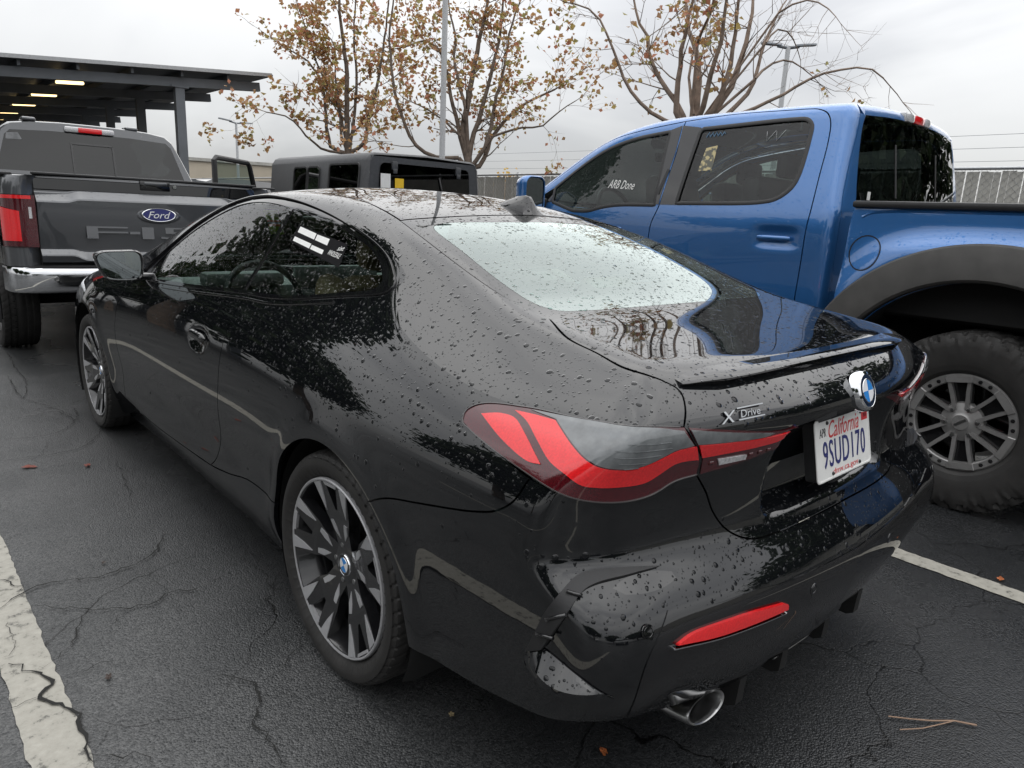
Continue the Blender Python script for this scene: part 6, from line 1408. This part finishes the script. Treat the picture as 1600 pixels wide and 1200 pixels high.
for k, z_ in enumerate((3.62, 4.02, 4.42)):
    w_ = MB().tube([(25, y, z_+.0002*(y-5)**2) for y in np.linspace(-35, 45, 30)], .0065, 5).build('power_line', MT['steel'])
    tag(w_, ('lowest', 'middle', 'topmost')[k]+' of the three thin cables across the sky at the right', 'cable', 'cables above the fence at the right')
MT['stucco'] = pbr('beige_stucco', (.50, .44, .35), .8, var=.08, scale=.6)
MT['window_dark'] = pbr('dark_window_glass', (.02, .022, .025), .1, var=.1)
bd_ = thing('warehouse', 'long low beige warehouse on the horizon behind the open door', 'building', (24, 62, 0), R(-14))
MB().box((0, 0, 2.1), (34, 12, 4.2)).build('wall', MT['stucco'], bd_)
MB().box((0, 0, 4.32), (34.3, 12.3, .24)).build('roof', MT['slat'], bd_)
for k in range(9): MB().box((-14+3.5*k, -6.02, 2.4), (1.8, .1, 1.1)).build('window', MT['window_dark'], bd_)
# ---------------------------------------------------------------- trees
def leaf_mat(name, stops, rough=.6):
    m, n, l, b = new_mat(name); ge = n.new('ShaderNodeNewGeometry'); cr = n.new('ShaderNodeValToRGB'); cr.color_ramp.interpolation = 'CONSTANT'
    e = cr.color_ramp.elements; e[0].position = 0; e[0].color = (*stops[0], 1); e[1].position = 1/len(stops); e[1].color = (*stops[1], 1)
    for i, c in enumerate(stops[2:], 2): x = e.new(i/len(stops)); x.color = (*c, 1)
    l.new(ge.outputs['Random Per Island'], cr.inputs['Fac']); l.new(cr.outputs['Color'], b.inputs['Base Color']); b.inputs['Roughness'].default_value = rough
    tr = n.new('ShaderNodeBsdfTranslucent'); l.new(cr.outputs['Color'], tr.inputs['Color']); mx = n.new('ShaderNodeMixShader'); mx.inputs[0].default_value = .35
    l.new(b.outputs[0], mx.inputs[1]); l.new(tr.outputs[0], mx.inputs[2]); l.new(mx.outputs[0], n['Material Output'].inputs['Surface']); return m
MT['autumn_leaf'] = leaf_mat('autumn_leaf', [(.44, .25, .11), (.52, .30, .12), (.34, .21, .11), (.48, .36, .12), (.52, .23, .14), (.38, .34, .13), (.50, .30, .17)])
MT['green_leaf'] = leaf_mat('green_leaf', [(.030, .052, .020), (.045, .075, .028), (.024, .042, .017), (.060, .085, .030), (.036, .060, .030)])
MT['yellow_leaf'] = leaf_mat('yellow_leaf', [(.60, .36, .05), (.50, .30, .06), (.66, .45, .10), (.42, .26, .06)])
MT['bark'] = pbr('tree_bark', (.15, .115, .09), .85, var=.35, scale=8, bump=.5, bscale=40)
MT['bark_pale'] = pbr('pale_bark', (.24, .18, .14), .85, var=.35, scale=7, bump=.5, bscale=40)
def leaf_quads(rg, c, n, spread, size):
    V = []; F = []
    for _ in range(n):
        p = Vector(c)+Vector((rg.gauss(0, spread), rg.gauss(0, spread), rg.gauss(0, spread)))
        a = Vector((rg.uniform(-1, 1), rg.uniform(-1, 1), rg.uniform(-1, .6))).normalized(); b = a.orthogonal().normalized(); b.rotate(mathutils.Quaternion(a, rg.uniform(0, 6.28)))
        s = size*rg.uniform(.55, 1.25); k = len(V); nn = a.cross(b)*s*.18
        V += [p, p+a*s*.45+b*s*.42+nn, p+a*s*1.05, p+a*s*.5-b*s*.42+nn]; F += [(k, k+1, k+2), (k, k+2, k+3)]
    return V, F
def plane_pts(px, base, nrm):
    """photo-traced stem outlines put on the tree's own upright plane"""
    out = []
    for x, y in px:
        d = _f+_r*((x-800)/CAM_F)+_u*((600-y)/CAM_F); t = ((base-CAM_P) @ nrm)/(d @ nrm); out.append(CAM_P+d*t)
    return out
def autumn_tree(label, base_px, base, stems, seed, leafy, bark, lsize=.085, twigs=1.0, leaf_fn=None):
    rg = random.Random(seed); base = A(base, float); nrm = A([base[0]-CAM_P[0], base[1]-CAM_P[1], 0]); nrm /= np.linalg.norm(nrm)
    side = A([nrm[1], -nrm[0], 0])
    t = thing('autumn_tree', label, 'tree', tuple(base), 0, 'autumn trees behind the vehicles')
    wood = MB(); LV, LF = [], []
    def leaves(p, n, spread=.16):
        V, F = leaf_quads(rg, p, n, spread, lsize); k = len(LV); LV.extend(V); LF.extend(tuple(i+k for i in f) for f in F)
    def branch(p, d, L, r, depth):
        n = max(3, int(L/.16)); P = [Vector(p)]; d = Vector(d).normalized()
        for i in range(n):
            d = (d+Vector((rg.gauss(0, .13), rg.gauss(0, .13), rg.gauss(0, .10)+.035))).normalized(); P.append(P[-1]+d*(L/n))
        wood.tube(P, [r*(1-.72*i/n) for i in range(n+1)], 5 if r > .02 else 3, False)
        if depth > 0:
            m = max(2, int(L*4.2*twigs))
            for _ in range(m):
                i = rg.randint(1, n); q = (P[i]-P[i-1]).normalized(); o = q.orthogonal(); o.rotate(mathutils.Quaternion(q, rg.uniform(0, 6.28)))
                branch(P[i], q*.75+o*rg.uniform(.45, .95), L*rg.uniform(.32, .6), max(.0032, r*.48), depth-1)
        if depth <= 1:
            dens = leafy*(leaf_fn(P[-1]) if leaf_fn else 1)
            for q in P[1:]:
                if rg.random() < .75*dens: leaves(q, rg.randint(1, 5), .065)
            if rg.random() < dens*1.2: leaves(P[-1], rg.randint(4, 9), .075)
    first = None
    for st_, r0 in stems:
        r0 = r0*.78
        off = rg.uniform(-.9, .9); pts = plane_pts(st_, base, nrm); n = len(pts)
        P = [Vector(p+nrm*off*(i/(n-1))*1.2-base) for i, p in enumerate(pts)]
        q = CM(A([tuple(v) for v in P]), .25); q = [Vector(v) for v in q]; N = len(q)
        for i in range(1, N): q[i] = q[i]+Vector((rg.gauss(0, .012), rg.gauss(0, .012), 0))
        wood.tube(q, [r0*(1-.66*i/(N-1)) for i in range(N)], 8, False)
        if first is None: first = q[0]
        else: wood.tube([first, q[0]], [r0*1.1, r0], 7, False)
        for i in range(2, N):
            dirn = (q[i]-q[i-1]).normalized(); rr_ = r0*(1-.66*i/(N-1))
            for _ in range(2 if rg.random() < .5*twigs else 1):
                if rg.random() < .52*twigs:
                    o = dirn.orthogonal(); o.rotate(mathutils.Quaternion(dirn, rg.uniform(0, 6.28)))
                    branch(q[i], dirn*.6+o*rg.uniform(.5, 1.0), rg.uniform(.4, 1.35), max(.005, rr_*.34), 2 if rg.random() < .35 else 1)
        branch(q[-1], (q[-1]-q[-2]), 1.0, r0*.33, 1)
    wood.tube([(first.x*.3, first.y*.3, 0), first*.5+Vector((.05, 0, 0)), first], [stems[0][1]*2.0, stems[0][1]*1.6, stems[0][1]*1.3], 10, False)
    wood.build('trunk', MT[bark], t, 60)
    me = MB().add(LV, LF).build('crown', MT['autumn_leaf'], t); tag(me, kind='stuff')
    return t
def c2(l): return [(400+x/3, y/3) for x, y in l]
def c3(l): return [(800+x/3, y/3) for x, y in l]
def c4(l): return [(1150+x/3.429, 50+y/3.429) for x, y in l]
autumn_tree('middle autumn tree with several upright stems and rusty leaves, behind the white pole', None, (8.45, 10.95, 0), [
    (c2([(1000, 800), (985, 720), (975, 650), (985, 520), (1010, 380), (1040, 200), (1075, 60), (1090, -60)]), .11),
    (c2([(1000, 790), (1060, 770), (1085, 700), (1105, 640), (1180, 540), (1260, 470), (1420, 390)]), .075),
    (c2([(985, 740), (960, 640), (930, 520), (905, 420), (895, 330), (850, 200), (780, 140), (690, 160)]), .07),
    (c2([(1000, 730), (1030, 600), (1085, 420), (1125, 250), (1155, 60), (1160, -60)]), .075),
    (c2([(1075, 690), (1110, 560), (1130, 430), (1170, 300), (1190, 150), (1230, 0), (1260, -80)]), .06),
    (c2([(950, 740), (840, 735), (740, 670), (690, 560), (650, 440), (630, 300), (620, 150), (640, -60)]), .06),
    (c2([(960, 640), (880, 560), (760, 480), (680, 440)]), .035),
    (c2([(1110, 640), (1230, 600), (1340, 590), (1420, 520), (1500, 470)]), .035),
    (c2([(985, 520), (930, 300), (930, 150), (900, 0), (890, -80)]), .05)], 5, .42, 'bark', .105, 1.05)
autumn_tree('leftmost autumn tree with bushy brown leaves, its branches reaching over the canopy edge', None, (8.4, 16.2, 0), [
    (c2([(430, 715), (428, 560), (425, 440), (420, 300), (400, 130), (385, -40)]), .11),
    (c2([(430, 720), (350, 690), (330, 560), (310, 400), (250, 290), (160, 230)]), .07), (c2([(440, 715), (500, 680), (530, 540), (570, 380), (600, 200), (625, -40)]), .07),
    (c2([(430, 720), (310, 700), (240, 640), (160, 560), (60, 540)]), .05), (c2([(440, 700), (455, 600), (470, 400), (460, 200), (470, -40)]), .065),
    (c2([(400, 640), (380, 480), (300, 330), (240, 150), (200, 40)]), .05), (c2([(430, 640), (540, 540), (640, 440)]), .04), (c2([(395, 520), (370, 350), (360, 180), (250, 60)]), .04)], 11, .58, 'bark', .125, 1.0)
autumn_tree('right hand autumn tree, nearly bare, its stems fanning out above the blue truck', None, (8.5, 5.75, 0), [
    (c3([(830, 640), (860, 530), (880, 350), (870, 200), (838, 100), (820, -60)]), .10),
    (c3([(840, 640), (770, 530), (775, 430), (790, 300), (802, 180), (835, 60), (850, -60)]), .075),
    (c3([(800, 540), (700, 370), (650, 270), (630, 150), (590, 70), (560, -40)]), .06),
    (c3([(870, 560), (890, 520), (930, 350), (970, 220), (1000, 0), (1010, -60)]), .065),
    (c3([(890, 570), (940, 515), (1010, 350), (1040, 180), (1055, 0), (1050, -60)]), .07),
    (c3([(900, 580), (960, 510), (1040, 380), (1090, 230), (1130, 60), (1150, -60)]), .085),
    (c3([(960, 580), (1040, 505), (1140, 370), (1190, 200), (1260, 50), (1300, -50)]), .055),
    (c3([(780, 590), (690, 555), (550, 420), (500, 300), (440, 150), (380, 60), (300, 30)]), .045),
    (c3([(1000, 560), (1170, 490), (1290, 430), (1400, 370), (1500, 335)])+c4([(480, 240), (600, 200), (700, 190), (790, 250)])[1:], .042),
    (c3([(1140, 370), (1200, 300), (1300, 250), (1380, 260), (1450, 300)]), .03), (c3([(1190, 200), (1270, 110), (1350, 130), (1400, 220)]), .022),
    (c3([(1250, 60), (1350, 20), (1440, 60), (1480, 130)]), .022), (c3([(870, 200), (920, 100), (960, -20)]), .03), (c3([(850, 540), (830, 400), (845, 250), (900, 60)]), .04)], 23, .24, 'bark_pale', .10, 1.0,
    leaf_fn=lambda p: 1.0 if (p.x*_r[0]+p.y*_r[1]) < .6 else .06)
# little yellow bushes beyond the fence
def bush(x, y, h, w_, seed, mat, label, name='bush'):
    rg = random.Random(seed); V, F = [], []
    for _ in range(130):
        a, b = rg.uniform(0, 6.28), rg.random()**.6; c = (w_*b*math.cos(a), w_*b*math.sin(a), h*(.35+.65*rg.random()*(1-.5*b)))
        v, f = leaf_quads(rg, c, 8, .12*h/2, .10*h/2); k = len(V); V += v; F += [tuple(i+k for i in q) for q in f]
    t = thing(name, label, 'bush', (x, y, 0)); tag(MB().add(V, F).build('crown', MT[mat], t), kind='stuff'); MB().tube([(0, 0, 0), (.03, 0, h*.6)], [.06, .03], 6).build('trunk', MT['bark'], t); return t
bush(20.2, 23.6, 3.3, .9, 4, 'yellow_leaf', 'small yellow bush showing above the fence beside the middle tree')
bush(19.2, 19.9, 2.75, .5, 5, 'yellow_leaf', 'tiny yellow bush showing above the fence near the blue truck mirror')
# ---------------------------------------------------------------- what stands behind the photographer and shows in the paint: dark trees and a parked car
def green_tree(x, y, h, w_, seed, label, src=None):
    if src is None:
        rg = random.Random(seed); t = thing('evergreen_tree', label, 'tree', (x, y, 0), 0, 'dark green trees behind the photographer')
        wood = MB().tube([(0, 0, 0), (.05, 0, h*.3), (.0, .1, h*.7)], [.22, .17, .08], 9); V, F = [], []
        for _ in range(int(15*h)):
            a, z = rg.uniform(0, 6.28), rg.random(); rr_ = w_*math.sqrt(max(0, 1-(2*z-.85)**2/1.35))*rg.uniform(.45, 1.05)
            c = Vector((rr_*math.cos(a), rr_*math.sin(a), h*(.28+.68*z))); wood.tube([(0, 0, c.z*.75), c*.6+Vector((0, 0, c.z*.3)), c], [.05, .03, .012], 5, False)
            v, f = leaf_quads(rg, c, 90, .42, .32); k = len(V); V += v; F += [tuple(i+k for i in q) for q in f]
        wood.build('trunk', MT['bark'], t, 60); tag(MB().add(V, F).build('crown', MT['green_leaf'], t), kind='stuff'); return t
    t = copy_tree(src); t.location = (x, y, 0); t.rotation_euler = (0, 0, seed*1.3); t.scale = (w_, w_, h); t['label'] = label; return t
g0 = green_tree(-13.5, 2.5, 6.2, 2.6, 3, 'dark green tree left of the parking row')
for i_, (x_, y_, sh, sw2, lb) in enumerate(((-14.5, 8.5, 1.15, 1.2, 'dark green tree left of the lot, level with the black coupe nose'), (-4.2, 16.4, .90, .72, 'dark green tree just before the canopy, its crown under the roof line'), (-7.4, 13.6, .86, .9, 'broad dark green tree left of the canopy front'),
        (-14, -3.5, 1.1, 1.15, 'dark green tree behind the left row'), (-10.5, -12.5, .60, 1.2, 'low dark green tree at the back left corner'), (-4.0, -18, .50, 1.1, 'low dark green tree straight behind the coupe'), (3.5, -19, .50, 1.1, 'low dark green tree behind the right line'),
        (13.5, -4.5, 1.15, 1.2, 'tall dark green tree beyond the fence, behind the blue truck'), (17.5, -7.5, 1.25, 1.25, 'tallest dark green tree at the right rear'), (11.8, -9.5, .9, 1.1, 'dark green tree at the right rear corner'))):
    green_tree(x_, y_, sh, sw2, i_+1, lb, g0)
green_tree(-4.15, 12.4, 11.0, .95, 9, 'tall narrow dark conifer left of the canopy front')
pc = thing('parked_car', 'silver coupe parked nose out behind the photographer, mirrored in the black bumper', 'car', (-1.0, -8.6, 0), math.pi)
MT['silver_paint'] = paint('silver_paint', (.42, .43, .44), rough=.35, metal=.4)
for ch in kids(coupe):
    nm = ch.name.split('.')[0]
    if nm in ('front_wing', 'door', 'rear_quarter', 'roof', 'bonnet', 'front_bumper', 'windscreen', 'boot_lid', 'rear_window', 'sill', 'rear_bumper', 'side_window', 'window_frame', 'wheel', 'floor_pan', 'wheel_housing', 'cabin_lining'):
        c = copy_tree(ch, pc)
        if nm in ('front_wing', 'door', 'rear_quarter', 'roof', 'bonnet', 'front_bumper', 'boot_lid', 'sill', 'rear_bumper'): c.material_slots[0].link = 'OBJECT'; c.material_slots[0].material = MT['silver_paint']
for sg in (-1, 1): MB().box((sg*.58, 3.50, .69), (.34, .22, .09), Matrix.Rotation(R(-sg*24), 4, 'Z'), .03).build('headlight', MT['lens_smoke'], pc)
MB().box((0, 3.70, .52), (.62, .10, .20), bev=.04).build('grille', MT['black_plastic'], pc)
# ---------------------------------------------------------------- litter on the ground
MT['red_leaf'] = pbr('fallen_leaf', (.16, .035, .02), .6, var=.3, scale=60); MT['rust_leaf'] = pbr('rust_leaf', (.34, .10, .03), .6, var=.3, scale=60); MT['dark_leaf'] = pbr('dark_wet_leaf', (.035, .02, .014), .45, var=.3, scale=60); MT['pale_leaf'] = pbr('pale_leaf', (.30, .24, .14), .6, var=.2)
def fallen(px, py, size, mat, seed, label):
    p = ground_pt(px, py); rg = random.Random(seed); n = 14; V = [(0, 0, .006)]; F = []
    for i in range(n):
        a = 2*math.pi*i/n; r = size*(.55+.45*abs(math.cos(2.5*a)))*rg.uniform(.8, 1.1); V.append((r*math.cos(a), r*.62*math.sin(a), .004+.006*abs(math.sin(a*1.5))*rg.random()))
    F = [(0, 1+i, 1+(i+1) % n) for i in range(n)]
    o = MB().add(V, F).build('fallen_leaf', MT[mat]); o.location = (p[0], p[1], .003); o.rotation_euler = (0, 0, rg.uniform(0, 6.28)); return tag(o, label, 'leaf', 'leaves fallen on the asphalt')
fallen(46, 731, .042, 'red_leaf', 1, 'dark red leaf on the asphalt nearest the left edge of the photo')
fallen(137, 729, .026, 'red_leaf', 2, 'small dark red leaf lying between the left edge and the front wheel')
fallen(170, 1061, .016, 'dark_leaf', 3, 'curled blackish leaf just right of the left white line')
fallen(1563, 907, .022, 'rust_leaf', 4, 'small orange leaf beside the right white line')
fallen(943, 1178, .018, 'rust_leaf', 5, 'small orange leaf on dark asphalt below the exhaust')
fallen(162, 882, .012, 'dark_leaf', 6, 'thin dark leaf scrap on the lane left of the coupe door')
fallen(705, 1120, .015, 'pale_leaf', 7, 'pale leaf scrap under the rear corner of the coupe')
tw = MB(); P_ = [ground_pt(x, y) for x, y in ((1387, 1123), (1420, 1127), (1455, 1130), (1490, 1130), (1525, 1137))]; tw.tube([(p[0], p[1], .008) for p in P_], [.0018, .002, .0022, .0024, .003], 6)
P_ = [ground_pt(x, y) for x, y in ((1405, 1144), (1440, 1142), (1475, 1134), (1490, 1130))]; tw.tube([(p[0], p[1], .008) for p in P_], .0016, 6)
MT['twig'] = pbr('pale_twig', (.30, .20, .14), .8); tag(tw.build('twig', MT['twig']), 'thin forked brown twig on the wet asphalt at lower right', 'twig')
